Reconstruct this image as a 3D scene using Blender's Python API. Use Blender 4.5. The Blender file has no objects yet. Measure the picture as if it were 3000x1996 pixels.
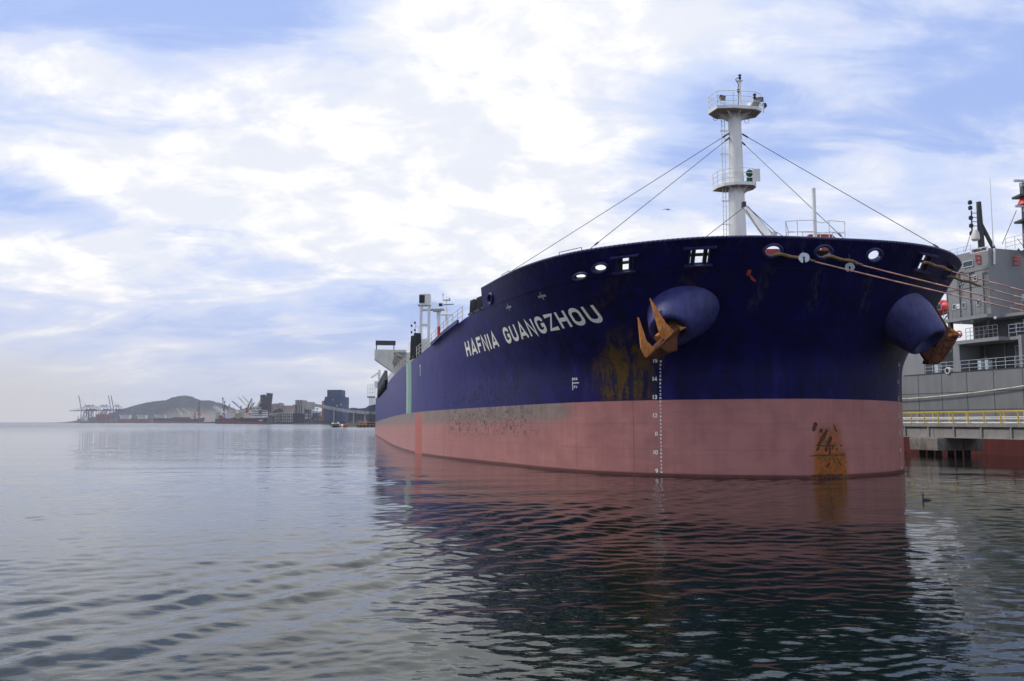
import bpy, bmesh, math, random
import numpy as np
from mathutils import Vector, Matrix
random.seed(7); rng = np.random.default_rng(11)
SC = bpy.context.scene; COL = SC.collection
R = math.radians
# ------------------------------------------------------------------ camera
F = 2500.; CX, CY = 1500., 998.; CAMH = 3.0; TH = math.atan(239 / F)
cam = bpy.data.cameras.new("camera"); camo = bpy.data.objects.new("camera", cam); COL.objects.link(camo)
cam.sensor_width = 36; cam.lens = 36 * F / 3000; cam.clip_start = .1; cam.clip_end = 60000
camo.location = (0, 0, CAMH); camo.rotation_euler = (math.pi / 2 + TH, 0, 0); SC.camera = camo
SC.view_settings.view_transform = 'Standard'; SC.view_settings.look = 'None'
SC.view_settings.exposure = 0.08; SC.view_settings.gamma = 1
try:
    SC.cycles.use_denoising = True; SC.cycles.volume_bounces = 0; SC.cycles.max_bounces = 6
    SC.cycles.volume_step_rate = 1.0
except Exception: pass
# ------------------------------------------------------------------ node helpers
class G:
    """small expression helper over one node tree"""
    def __init__(s, nt): s.nt = nt; s.n = nt.nodes; s.l = nt.links
    def put(s, sock, v):
        if hasattr(v, 'is_output'): s.l.new(v, sock)
        else:
            if sock.type == 'RGBA' and len(v) == 3: v = (*v, 1)
            sock.default_value = v
    def m(s, op, a, b=0., c=0.):
        n = s.n.new('ShaderNodeMath'); n.operation = op
        s.put(n.inputs[0], a); s.put(n.inputs[1], b); s.put(n.inputs[2], c); return n.outputs[0]
    def add(s, a, b): return s.m('ADD', a, b)
    def sub(s, a, b): return s.m('SUBTRACT', a, b)
    def mul(s, a, b): return s.m('MULTIPLY', a, b)
    def ss(s, x, lo, hi):
        n = s.n.new('ShaderNodeMapRange'); n.interpolation_type = 'SMOOTHSTEP'
        s.put(n.inputs[0], x); n.inputs[1].default_value = lo; n.inputs[2].default_value = hi; return n.outputs[0]
    def band(s, x, lo, hi, soft):
        return s.mul(s.ss(x, lo - soft, lo + soft), s.sub(1., s.ss(x, hi - soft, hi + soft)))
    def mix(s, f, a, b):
        n = s.n.new('ShaderNodeMix'); n.data_type = 'RGBA'
        s.put(n.inputs[0], f); s.put(n.inputs[6], a); s.put(n.inputs[7], b); return n.outputs[2]
    def xyz(s, x, y, z):
        n = s.n.new('ShaderNodeCombineXYZ')
        s.put(n.inputs[0], x); s.put(n.inputs[1], y); s.put(n.inputs[2], z); return n.outputs[0]
    def sep(s, v):
        n = s.n.new('ShaderNodeSeparateXYZ'); s.put(n.inputs[0], v); return n.outputs
    def noise(s, v, scale, detail=4., rough=.55, dist=0.):
        n = s.n.new('ShaderNodeTexNoise'); s.put(n.inputs['Vector'], v)
        n.inputs['Scale'].default_value = scale; n.inputs['Detail'].default_value = detail
        n.inputs['Roughness'].default_value = rough; n.inputs['Distortion'].default_value = dist; return n.outputs[0]
    def coord(s, k='Object'):
        n = s.n.new('ShaderNodeTexCoord'); return n.outputs[k]
def newmat(name):
    m = bpy.data.materials.new(name); m.use_nodes = True
    g = G(m.node_tree); return m, g, m.node_tree.nodes['Principled BSDF']
def bump(g, b, h, strength, dist):
    n = g.n.new('ShaderNodeBump'); n.inputs['Strength'].default_value = strength; n.inputs['Distance'].default_value = dist
    g.put(n.inputs['Height'], h); g.l.new(n.outputs[0], b.inputs['Normal'])
def paint(name, col, rough=.5, var=.18, rust=0., scale=1.5, metal=0., rustcol=(.09, .035, .012)):
    """weathered paint: mottled, streaked downward, with optional rust"""
    m, g, b = newmat(name); o = g.coord(); x, y, z = g.sep(o)
    n1 = g.noise(o, scale, 5); n2 = g.noise(g.xyz(g.mul(x, 3.), g.mul(y, 3.), g.mul(z, .3)), scale, 3)
    k = g.ss(g.add(g.mul(n1, .5), g.mul(n2, .5)), .35, .65)
    c = g.mix(k, tuple(v * (1 - var) for v in col), tuple(min(1, v * (1 + var)) for v in col))
    if rust:
        c = g.mix(g.mul(g.ss(g.add(g.mul(n1, .45), g.mul(n2, .55)), .56, .66), rust), c, rustcol)
    g.l.new(c, b.inputs['Base Color']); b.inputs['Roughness'].default_value = rough; b.inputs['Metallic'].default_value = metal
    return m
# ------------------------------------------------------------------ sky
SUN_EL, SUN_AZ = R(48), R(-75)      # azimuth from +Y towards +X
w = bpy.data.worlds.new("World"); SC.world = w; w.use_nodes = True
g = G(w.node_tree); bg = w.node_tree.nodes['Background']; bg.inputs['Strength'].default_value = .1
sky = g.n.new('ShaderNodeTexSky'); sky.sky_type = 'NISHITA'; sky.sun_disc = False
sky.sun_elevation = SUN_EL; sky.sun_rotation = SUN_AZ; sky.dust_density = 2.; sky.altitude = 0
dx, dy, dz = g.sep(g.coord('Generated'))
az = g.m('ARCTAN2', dx, dy); el = g.m('ARCSINE', dz)
el = g.m('MAXIMUM', el, .004)
inv = g.m('DIVIDE', 1., g.add(dz, .26))
P = g.xyz(g.mul(dx, inv), g.mul(dy, inv), 0.)
nb = g.noise(P, 1.3, 7., .56, .35)
nd = g.noise(g.xyz(g.add(g.mul(g.mul(dx, inv), .8), 7.3), g.mul(g.mul(dy, inv), 1.6), 2.), 3.4, 8., .6, .5)
def pxang(px, py): return math.atan2(px - CX, F), math.atan((CY - py) / F) + TH
BL = [  # px, py, half-width px, half-height px, weight (+ white, - blue), tilt
    (1350, 480, 520, 330, .36, -.2), (1900, 60, 420, 170, .38, .1), (650, 600, 800, 210, .42, .05), (1620, 640, 330, 170, .34, 0),
    (1400, 130, 250, 120, .16, 0), (2050, 700, 260, 60, .26, .1), (2500, 560, 330, 80, .22, -.2), (150, 330, 200, 90, .18, 0), (200, 880, 300, 90, .12, 0),
    (330, 120, 430, 120, -.27, 0), (300, 400, 230, 70, -.20, 0), (2000, 480, 280, 100, -.34, -.2), (2780, 420, 330, 110, -.34, -.1),
    (2420, 230, 500, 110, -.03, 0), (150, 680, 260, 60, -.36, .15), (1000, 840, 520, 75, -.34, .22), (300, 1000, 700, 60, -.14, 0), (1850, 640, 120, 60, -.2, 0),
    (1150, 1010, 420, 60, -.12, 0), (2250, 640, 400, 50, -.12, 0)]
acc = None
for px, py, sx, sy, wt, tilt in BL:
    A, E = pxang(px, py); sx /= F; sy /= F
    da = g.sub(az, A); de = g.sub(g.sub(el, E), g.mul(da, -tilt))
    q = g.add(g.m('POWER', g.m('ABSOLUTE', g.mul(da, 1 / sx)), 2.), g.m('POWER', g.m('ABSOLUTE', g.mul(de, 1 / sy)), 2.))
    t = g.mul(g.m('EXPONENT', g.mul(q, -1.)), wt)
    acc = t if acc is None else g.add(acc, t)
val = g.add(g.add(g.mul(g.sub(nb, .5), 1.05), g.mul(g.sub(nd, .5), 1.15)), g.add(acc, .50))
k = g.ss(val, .12, .88)
shade = g.ss(g.noise(P, 5., 6., .6, .3), .35, .7)
blue = g.mix(.85, sky.outputs[0], (4.0, 5.4, 9.5))
pale = g.mix(shade, (5.9, 6.9, 9.5), (7.2, 7.7, 9.3))
hf = g.noise(P, 11., 6., .65, .6); white = g.mix(g.ss(g.add(g.mul(hf, .5), g.mul(shade, .5)), .25, .75), (8.2, 8.5, 9.3), (10.9, 10.7, 10.4))
c1 = g.mix(g.ss(k, 0., .5), blue, pale); c1 = g.mix(g.ss(k, .48, 1.), c1, white)
# unseen sky overhead brightened to add top light; grey-lavender near the horizon
hz = g.sub(1., g.ss(el, .0, .17))
c1 = g.mix(g.mul(hz, .72), c1, (6.6, 6.8, 7.6))
c1 = g.mix(g.ss(g.mul(hz, g.sub(1., g.ss(az, -.55, -.2))), .45, 1.), c1, (7.0, 6.8, 6.5))
zen = g.add(1., g.mul(g.ss(el, .55, 1.1), .35)); vm = g.n.new('ShaderNodeVectorMath'); vm.operation = 'SCALE'; g.l.new(c1, vm.inputs[0]); g.l.new(zen, vm.inputs['Scale'])
g.l.new(vm.outputs[0], bg.inputs['Color'])
sl = bpy.data.lights.new("sun", 'SUN'); sl.energy = 2.0; sl.angle = R(11); sl.color = (1, .95, .88)
slo = bpy.data.objects.new("sun", sl); COL.objects.link(slo)
sd = Vector((math.sin(SUN_AZ) * math.cos(SUN_EL), math.cos(SUN_AZ) * math.cos(SUN_EL), math.sin(SUN_EL)))
slo.rotation_euler = sd.to_track_quat('Z', 'Y').to_euler()
# ------------------------------------------------------------------ mesh builder
WM = {}                                           # world matrix of every parent
def wm(o): return WM.get(o.name, Matrix.Identity(4)) if o else Matrix.Identity(4)
class MB:
    def __init__(s): s.v = []; s.f = []
    def poly(s, pts): n = len(s.v); s.v += [tuple(p) for p in pts]; s.f.append(tuple(range(n, n + len(pts))))
    def mesh(s, v, f): n = len(s.v); s.v += [tuple(p) for p in v]; s.f += [tuple(i + n for i in q) for q in f]; return s
    def box(s, c, d, rz=0.):
        """box centred at c with size d, turned rz about z"""
        cs, sn = math.cos(rz), math.sin(rz); V = []
        for z in (-1, 1):
            for x, y in ((-1, -1), (1, -1), (1, 1), (-1, 1)):
                X, Y = x * d[0] / 2, y * d[1] / 2
                V.append((c[0] + X * cs - Y * sn, c[1] + X * sn + Y * cs, c[2] + z * d[2] / 2))
        return s.mesh(V, [(3, 2, 1, 0), (4, 5, 6, 7), (0, 1, 5, 4), (1, 2, 6, 5), (2, 3, 7, 6), (3, 0, 4, 7)])
    def prism(s, a, b):
        """closed solid between two matching outlines"""
        n = len(a); s.mesh(list(a) + list(b), [tuple(range(n))[::-1], tuple(range(n, 2 * n))] +
                           [(i, (i + 1) % n, n + (i + 1) % n, n + i) for i in range(n)]); return s
    def tube(s, p, q, r, r2=None, n=8, cap=True):
        p, q = Vector(p), Vector(q); r2 = r if r2 is None else r2; d = (q - p)
        if d.length < 1e-6: return s
        d.normalize(); a = d.orthogonal().normalized(); b = d.cross(a)
        ring = lambda c, r: [c + (a * math.cos(2 * math.pi * i / n) + b * math.sin(2 * math.pi * i / n)) * r for i in range(n)]
        V = ring(p, r) + ring(q, r2); Fc = [(i, (i + 1) % n, n + (i + 1) % n, n + i) for i in range(n)]
        if cap: Fc += [tuple(range(n))[::-1], tuple(range(n, 2 * n))]
        return s.mesh(V, Fc)
    def line(s, pts, r, n=6, closed=False):
        pts = list(pts); 
        if closed: pts.append(pts[0])
        for a, b in zip(pts[:-1], pts[1:]): s.tube(a, b, r, n=n)
        return s
    def bar(s, p, q, wd, ht, up=(0, 0, 1)):
        """rectangular beam from p to q"""
        p, q = Vector(p), Vector(q); d = (q - p).normalized(); u = Vector(up)
        if abs(d.dot(u)) > .98: u = Vector((1, 0, 0))
        sd_ = d.cross(u).normalized(); u = sd_.cross(d)
        o = lambda c: [c + sd_ * x * wd / 2 + u * y * ht / 2 for x, y in ((-1, -1), (1, -1), (1, 1), (-1, 1))]
        return s.prism(o(p), o(q))
    def lathe(s, c, prof, n=20, axis=None):
        """(radius, height) profile turned about z (or axis) at c"""
        ax = Vector(axis or (0, 0, 1)).normalized(); a = ax.orthogonal().normalized(); b = ax.cross(a); c = Vector(c)
        V = [c + ax * h_ + (a * math.cos(2 * math.pi * i / n) + b * math.sin(2 * math.pi * i / n)) * r for r, h_ in prof for i in range(n)]
        Fc = [(j * n + i, j * n + (i + 1) % n, (j + 1) * n + (i + 1) % n, (j + 1) * n + i) for j in range(len(prof) - 1) for i in range(n)]
        Fc += [tuple(range(n))[::-1], tuple(range((len(prof) - 1) * n, len(prof) * n))]
        return s.mesh(V, Fc)
    def torus(s, c, ax, R_, r, n=24, m=8, sx=1., xdir=None):
        ax = Vector(ax).normalized(); a = Vector(xdir).normalized() if xdir else ax.orthogonal().normalized(); b = ax.cross(a); c = Vector(c)
        V = []
        for i in range(n):
            t = 2 * math.pi * i / n; d = a * math.cos(t) * sx + b * math.sin(t); dn = (a * math.cos(t) + b * math.sin(t))
            for j in range(m):
                u = 2 * math.pi * j / m; V.append(c + d * R_ + dn * r * math.cos(u) + ax * r * math.sin(u))
        return s.mesh(V, [(i * m + j, ((i + 1) % n) * m + j, ((i + 1) % n) * m + (j + 1) % m, i * m + (j + 1) % m) for i in range(n) for j in range(m)])
    def build(s, name, mat, parent=None, smooth=False, bevel=0., local=False):
        me = bpy.data.meshes.new(name); inv_ = Matrix.Identity(4) if local else wm(parent).inverted()
        me.from_pydata([inv_ @ Vector(p) for p in s.v], [], s.f); me.validate(); 
        bm = bmesh.new(); bm.from_mesh(me); bmesh.ops.recalc_face_normals(bm, faces=bm.faces); bm.to_mesh(me); bm.free()
        if smooth is True: me.shade_smooth()
        elif smooth: me.shade_smooth(); me.set_sharp_from_angle(angle=R(smooth))
        me.materials.append(mat); o = bpy.data.objects.new(name, me); COL.objects.link(o)
        if bevel:
            b = o.modifiers.new('bevel', 'BEVEL'); b.width = bevel; b.segments = 2; b.limit_method = 'ANGLE'
        if parent: o.parent = parent; WM[o.name] = wm(parent)
        return o
def tag(o, label=None, cat=None, group=None, kind=None):
    if label: o['label'] = label
    if cat: o['category'] = cat
    if group: o['group'] = group
    if kind: o['kind'] = kind
    return o
def thing(name, label, cat, loc, group=None, rz=0.):
    o = bpy.data.objects.new(name, None); o.empty_display_size = .2; COL.objects.link(o)
    o.location = loc; o.rotation_euler = (0, 0, rz)
    WM[o.name] = Matrix.Translation(Vector(loc)) @ Matrix.Rotation(rz, 4, 'Z')
    return tag(o, label, cat, group)
def W(px, py, Y):
    """world point seen at a photo pixel, at ground distance Y"""
    x = (px - CX) / F; y = (CY - py) / F
    d = (x, math.cos(TH) - y * math.sin(TH), math.sin(TH) + y * math.cos(TH)); t = Y / d[1]
    return Vector((d[0] * t, Y, CAMH + d[2] * t))
def Wx(px, Y, z): p = W(px, 1237, Y); return Vector((p.x, Y, z))
def copy_tree(o, parent=None):
    c = o.copy(); COL.objects.link(c)
    if parent: c.parent = parent
    for ch in list(o.children): copy_tree(ch, c)
    return c
# ------------------------------------------------------------------ materials
def hull_mat():
    m, g, b = newmat('tanker_hull_paint'); o = g.coord(); u, v, z = g.sep(o); zz = g.add(z, g.mul(u, .0075))
    fine = g.noise(o, 6., 6., .65); med = g.noise(o, .9, 5.); big = g.noise(o, .22, 3.)
    uv3 = g.xyz(g.mul(u, 2.2), g.mul(v, 2.2), g.mul(z, .12)); strk = g.noise(uv3, 1.6, 5., .6)
    hstr = g.noise(g.xyz(g.mul(u, .25), g.mul(v, .25), g.mul(z, 2.5)), 1.3, 4.)
    stb = g.ss(v, 0., 1.)
    # blue topsides, paler towards amidships
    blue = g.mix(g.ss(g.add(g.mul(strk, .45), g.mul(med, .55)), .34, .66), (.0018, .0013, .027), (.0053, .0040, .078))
    aft_blue = g.mix(g.ss(strk, .3, .7), (.021, .019, .120), (.034, .030, .170))
    blue = g.mix(g.ss(g.add(u, g.mul(g.sub(med, .5), 12.)), 6., 32.), blue, aft_blue)
    blue = g.mix(g.mul(g.ss(g.add(g.mul(fine, .35), g.mul(strk, .65)), .6, .75), .35), blue, (.05, .05, .13))
    chalk_lit = g.mul(g.ss(g.add(g.mul(g.noise(g.xyz(g.mul(u, .7), g.mul(v, .7), g.mul(z, .25)), 1., 4., .6), .8), g.mul(g.sub(7., z), .03)), .46, .68), g.band(z, 3.8, 7.8, 1.))
    blue = g.mix(g.mul(chalk_lit, .55), blue, (.024, .020, .155))  # chalky wear; also paints the lower wall's stronger light against the dark flare
    for vv, wd_, col_ in ((3.05, .34, (.035, .04, .06)), (.3, .3, (.035, .04, .06)), (-2.7, .3, (.035, .04, .06)), (6.6, .5, (.035, .022, .012)), (9.85, .5, (.035, .022, .012)), (-6.3, .5, (.035, .028, .02))):
        blue = g.mix(g.mul(g.mul(g.band(g.add(v, g.mul(g.sub(z, 11.), .06 * vv)), vv - wd_, vv + wd_, .16), g.band(z, 8.9, 11.2, .5)), g.mul(g.ss(strk, .42, .62), .7)), blue, col_)
    # rub marks and soot on the flat of the side
    soot = g.mul(g.band(zz, 4.2, 6.6, .7), g.mul(g.band(u, 14., 31., 3.), stb))
    blue = g.mix(g.mul(soot, g.mul(g.ss(g.noise(o, 2.1, 8., .72, 1.2), .52, .57), .9)), blue, (.008, .008, .014))
    # brown run-off below the anchor
    rn = g.noise(g.xyz(g.mul(u, 1.5), g.mul(v, 1.5), g.mul(z, .35)), 1.2, 6., .6, .4)
    run = g.mul(g.mul(g.band(g.add(v, g.mul(g.sub(med, .5), 1.6)), 7.7, 9.9, .75), g.ss(z, 3.9, 4.6)), g.mul(g.sub(1., g.ss(g.add(z, g.mul(g.sub(med, .5), 3.)), 6.8, 8.6)), stb))
    blue = g.mix(g.mul(run, .7), blue, (.016, .015, .020))
    blue = g.mix(g.mul(run, g.ss(g.add(g.mul(rn, .7), g.mul(fine, .3)), .46, .56)), blue, (.095, .050, .010))
    # weathered edge below the bulwark top
    edge = g.mul(g.ss(z, 11.6, 12.3), g.ss(strk, .5, .68)); blue = g.mix(g.mul(edge, .5), blue, (.045, .04, .03))
    # red boot topping with grey-green growth band aft
    red = g.mix(g.ss(g.add(g.mul(strk, .22), g.mul(g.add(big, med), .39)), .36, .64), (.335, .143, .130), (.43, .188, .165))
    red = g.mix(g.mul(g.ss(hstr, .5, .72), .35), red, (.26, .135, .12))
    red = g.mix(g.mul(g.ss(u, 10., 45.), .55), red, (.46, .20, .17))
    gz = g.add(zz, g.mul(g.sub(med, .5), 1.1)); gg = g.mul(g.mul(g.ss(gz, 2.7, 3.6), g.ss(g.add(u, g.mul(g.sub(fine, .5), 1.5)), 8.4, 10.4)), stb)
    red = g.mix(g.mul(gg, .72), red, g.mix(g.ss(g.add(g.mul(strk, .35), g.mul(med, .65)), .35, .65), (.14, .145, .12), (.215, .21, .18)))
    sc = g.mul(g.mul(g.band(u, 13.5, 30., 2.), g.band(zz, 2.2, 4.2, .6)), stb)
    red = g.mix(g.mul(sc, g.mul(g.ss(g.noise(o, 2.6, 8., .75, 1.5), .52, .57), .9)), red, (.05, .05, .05))
    wet = g.sub(1., g.ss(z, .10, .22)); red = g.mix(g.mul(wet, .8), red, (.055, .018, .016))
    # freshly painted patch
    red = g.mix(g.mul(g.band(u, 38.2, 42., .08), g.mul(stb, g.sub(1., g.mul(.6, g.ss(zz, 3.5, 4.2))))), red, (.42, .115, .085))
    # rust where the chains rub the stem
    fr = g.noise(o, 2.6, 7., .7, .8); edgew = g.mul(g.sub(fr, .5), .5)
    blk = g.mul(g.band(g.add(v, edgew), -2.35, -.2, .14), g.sub(1., g.ss(g.add(z, edgew), 1.3, 1.5)))
    upp = g.mul(g.band(g.add(v, edgew), -2.0, -.4, .3), g.mul(g.sub(1., g.ss(g.add(z, edgew), 2.4, 3.1)), .75))
    ru = g.mix(g.ss(fr, .42, .6), (.40, .105, .02), (.145, .085, .03))
    ru = g.mix(g.ss(g.noise(o, 7., 6., .7), .56, .64), ru, (.06, .035, .02))
    halo = g.mul(g.band(v, -2.5, -.05, .35), g.sub(1., g.ss(g.add(z, edgew), .6, 2.9)))
    frontm = g.sub(1., g.ss(u, 3., 4.))
    red = g.mix(g.mul(g.mul(halo, .6), g.sub(1., g.ss(u, 3., 4.))), red, (.33, .115, .035)); red = g.mix(g.mul(g.m('MAXIMUM', blk, upp), frontm), red, ru)
    isred = g.sub(1., g.ss(g.add(zz, g.mul(g.sub(fine, .5), .03)), 4.245, 4.275))
    # green and white tug mark
    mk = g.mul(stb, g.sub(1., isred))
    blue = g.mix(g.mul(g.band(u, 45., 48.4, .05), mk), blue, g.mix(g.ss(strk, .4, .6), (.15, .29, .20), (.21, .36, .26)))
    blue = g.mix(g.mul(g.band(u, 48.4, 49.5, .05), mk), blue, (.42, .46, .45))
    c = g.mix(isred, blue, red)
    # plate seams
    sm = None
    for k_, w_ in ((5.55, .02), (8.0, .014), (10.2, .014), (2.9, .012), (1.5, .01)):
        q = g.band(g.m('ABSOLUTE', g.sub(z, k_)), -.1, w_, .01); sm = q if sm is None else g.m('MAXIMUM', sm, q)
    for k_ in (5.2, 8.8, 14.6, 21., 30.5, 52., 61., 75., 92., 110.):
        q = g.band(g.m('ABSOLUTE', g.sub(u, k_)), -.1, .03, .015); sm = g.m('MAXIMUM', sm, q)
    c = g.mix(g.mul(sm, .45), c, g.mix(isred, (.02, .02, .05), (.14, .08, .08)))
    g.l.new(c, b.inputs['Base Color']); b.inputs['Roughness'].default_value = .42
    b.inputs['Specular IOR Level'].default_value = .1
    bump(g, b, g.add(g.mul(big, 1.), g.mul(med, .45)), .4, .14)
    return m
M = {}
M['hull'] = hull_mat()
M['navy'] = paint('navy_paint', (.014, .012, .085), .42, .25, .25)
M['bolster'] = paint('bolster_paint', (.028, .029, .14), .55, .35, .25, 2.2, rustcol=(.06, .05, .06))
M['white'] = paint('white_paint', (.78, .77, .72), .45, .06, .10, 1.2, rustcol=(.45, .33, .2))
M['cream'] = paint('cream_paint', (.62, .60, .52), .5, .1, .2, .6)
M['soffit'] = paint('brownish_paint', (.30, .22, .18), .7, .2, .3)  # plain brownish colour, mainly for the platform undersides
M['rust'] = paint('rust_orange', (.40, .145, .028), .85, .4, .6, 3.5, rustcol=(.10, .03, .012))
M['darkrust'] = paint('dark_rust', (.085, .027, .010), .9, .6, .9, 5., rustcol=(.16, .06, .015))
M['rust_shaded'] = paint('rust_shaded_brown', (.11, .034, .011), .9, .4, .5, 3.5, rustcol=(.05, .018, .008))  # brown rust with the shade on the anchors put into its colour
M['letter'] = paint('sign_white', (.90, .87, .76), .6, .05, .3, 2., rustcol=(.50, .36, .16))
M['mark'] = paint('mark_white', (.75, .74, .70), .6, .05)
M['black'] = paint('black_rubber', (.012, .012, .014), .6, .4)
M['dark'] = paint('dark_steel', (.04, .042, .045), .55, .3, .2)
M['steelwire'] = paint('wire_steel', (.055, .055, .06), .5, .2)
M['windlass'] = paint('windlass_red', (.38, .055, .035), .5, .2, .25)
M['green'] = paint('green_paint', (.01, .12, .085), .45, .3)
M['rope'] = paint('rope_pink', (.62, .33, .25), .9, .25, scale=12.)
M['sleeve'] = paint('sleeve_canvas', (.22, .14, .055), .95, .4, scale=8.)
M['galv'] = paint('galvanised', (.50, .55, .58), .5, .2, .35, 4.)
M['grey'] = paint('grey_hull_paint', (.19, .195, .19), .5, .08, .0, .5)
M['greylt'] = paint('grey_house_paint', (.235, .24, .236), .5, .08, .1, .6)
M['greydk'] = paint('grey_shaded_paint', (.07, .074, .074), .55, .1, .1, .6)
M['antifoul'] = paint('antifouling_red', (.10, .012, .007), .7, .25, .0, .8)
M['red'] = paint('signal_red', (.62, .03, .02), .4, .1)
M['yellow'] = paint('rail_yellow', (.62, .43, .05), .5, .15, .2)
M['concrete'] = paint('weathered_concrete', (.26, .235, .20), .9, .35, .6, 1.6, rustcol=(.05, .045, .035))
M['girder'] = paint('girder_grey', (.30, .29, .27), .7, .2, .35, .9, rustcol=(.09, .07, .05))
M['pipe'] = paint('pipe_white', (.72, .72, .70), .45, .08, .1)
M['whiterope'] = paint('rope_white', (.62, .60, .48), .9, .25, scale=10.)
def simple(name, col, rough=.7, var=.15, scale=.05): return paint(name, col, rough, var, 0., scale)
M['glass'], gg_, bb_ = newmat('window_glass'); bb_.inputs['Base Color'].default_value = (.02, .03, .035, 1); bb_.inputs['Roughness'].default_value = .08
g_ = G(M['glass'].node_tree); g_.l.new(g_.mix(g_.noise(g_.coord(), 2.), (.02, .03, .035), (.06, .08, .085)), bb_.inputs['Base Color'])

# ------------------------------------------------------------------ water
def make_water():
    near = 2.5 * (1.0046 ** np.arange(0, 690)); r0 = near[-1]
    far = r0 * (1.022 ** np.arange(1, 300)); far = far[far < 22000]
    rr = np.concatenate([[.4], near, far, [26000.]])
    c_ = np.concatenate([np.arange(-36.5, 36.5, .135), np.arange(36.5, 323.5, 3.5)]); th = np.radians(c_)
    Rr, T = np.meshgrid(rr, th, indexing='ij'); X = Rr * np.sin(T); Y = Rr * np.cos(T)
    gs = np.maximum(np.gradient(rr)[:, None], Rr * np.radians(.135)) + 0 * X
    dense = (np.abs(((c_ + 180) % 360) - 180) < 36.5)[None, :]
    H = np.zeros_like(X)
    # patches of calmer and rougher surface
    patch = .75 + .35 * np.sin(X * .11 + .6 * np.sin(Y * .07)) * np.sin(Y * .09 + 1.3) + .2 * np.sin(X * .31 - Y * .17)
    def comp(lam, ang, amp, ph, env=1.):
        k_ = 2 * np.pi / lam; fade = np.clip((lam / (gs * 3.2)) - .6, 0, 1)
        return amp * fade * env * np.sin(k_ * (X * np.cos(ang) + Y * np.sin(ang)) + ph)
    for _ in range(85):
        lam = .20 * (7. ** rng.random() ** 1.1); ang = rng.normal(1.75, .62)
        H += comp(lam, ang, .00150 * lam ** .85 * (1.2 if lam < .7 else .85), rng.random() * 6.28, np.clip(patch, .35, 1.3) * (1 + .8 * np.clip((X + 2) / 6, 0, 1) * np.clip((Rr - 18) / 8, 0, 1)) * (1 + .35 * np.clip((13 - Rr) / 4, 0, 1)))
    for _ in range(10):
        lam = 3 + 9 * rng.random(); H += comp(lam, rng.normal(1.5, .5), .0022 * lam ** .5, rng.random() * 6.28)
    # old wake of a passing boat, lower left
    ang = math.atan2(-.52, .85); sX = X * .52 + Y * .85; nX = X * .85 - Y * .52
    c0 = nX + 12.3 + .35 * np.sin(sX * .35); env = np.exp(-(c0 / 3.6) ** 2) * np.clip((Rr - 6) / 6, 0, 1) * np.clip((70 - Rr) / 30, 0, 1)
    for lam, da, amp in ((2.1, .0, .013), (1.55, .12, .015), (1.1, -.16, .013), (.8, .22, .009)):
        k_ = 2 * np.pi / lam; a_ = ang + da
        H += amp * env * np.sin(k_ * (X * math.cos(a_) + Y * math.sin(a_)) + rng.random() * 6)
    H *= dense; H[0] = 0
    n, mth = X.shape
    V = np.stack([X, Y, H], -1).reshape(-1, 3)
    i = np.arange(n - 1)[:, None]; j = np.arange(mth)[None, :]; j2 = (j + 1) % mth
    Q = np.stack([i * mth + j, i * mth + j2, (i + 1) * mth + j2, (i + 1) * mth + j], -1).reshape(-1, 4)
    me = bpy.data.meshes.new('water'); me.vertices.add(len(V)); me.vertices.foreach_set('co', V.ravel().astype('f4'))
    me.loops.add(Q.size); me.loops.foreach_set('vertex_index', Q.ravel().astype('i4'))
    me.polygons.add(len(Q)); me.polygons.foreach_set('loop_start', (np.arange(len(Q)) * 4).astype('i4'))
    me.polygons.foreach_set('loop_total', np.full(len(Q), 4, 'i4')); me.update(); me.validate(); me.shade_smooth()
    m, g, b = newmat('harbour_water'); o = g.coord(); x, y, z = g.sep(o)
    g.l.new(g.mix(g.noise(o, .15, 3.), (.0030, .0085, .0060), (.006, .012, .007)), b.inputs['Base Color'])
    b.inputs['Roughness'].default_value = .012; b.inputs['IOR'].default_value = 1.34; b.inputs['Specular IOR Level'].default_value = .5
    st = g.xyz(x, g.mul(y, 1.6), 0.)
    fine = g.noise(st, 5.5, 3., .5, .4); mid = g.noise(st, 1.1, 4., .55, .3); lg = g.noise(g.xyz(g.mul(x, .5), y, 0.), .12, 4., .55)
    dist = g.m('SQRT', g.add(g.mul(x, x), g.mul(y, y)))
    h_ = g.add(g.mul(fine, g.mul(.005, g.sub(1., g.ss(dist, 15., 60.)))), g.mul(mid, g.mul(.05, g.ss(dist, 25., 120.))))
    h_ = g.add(h_, g.mul(lg, g.mul(.6, g.ss(dist, 60., 400.))))
    g.l.new(g.add(.012, g.mul(.2, g.ss(dist, 50., 700.))), b.inputs['Roughness'])
    bump(g, b, h_, 1., 1.)
    me.materials.append(m); ob = bpy.data.objects.new('water', me); COL.objects.link(ob); tag(ob, kind='structure')
make_water()
# ================================================================== TANKER
PHI = R(10.4); SX, SY = 16.2, 45.4
tanker = thing('tanker', 'huge navy blue tanker with pinkish red bottom and white foremast, seen from its bow', 'ship', (SX, SY, 0), None, math.pi / 2 + PHI)
TW = WM[tanker.name]; TWI = TW.inverted()
L = lambda u, v, z: TW @ Vector((u, v, z))
def zat(u, v, py): return W(CX, py, L(u, v, 0).y).z
WLP = [(.8, 0), (1.25, 2), (2.05, 4), (3.15, 6), (4.75, 8), (6.5, 9.5), (8.4, 10.7), (12.2, 12.1), (18.2, 13.7), (24.6, 15.3), (31, 16.8), (38.5, 18), (46, 18.6), (60, 19.1), (75, 19.3)]
TPP = [(-1.9, 0), (-1.85, 2.5), (-1.5, 4.8), (-.75, 6.9), (.45, 8.8), (2.0, 10.5), (4.4, 12.4), (8.7, 14.1), (17.7, 15.5), (24, 16.3), (31, 17.3), (38.5, 18.2), (46, 18.75), (60, 19.15), (75, 19.3)]
NH = 240
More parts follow.
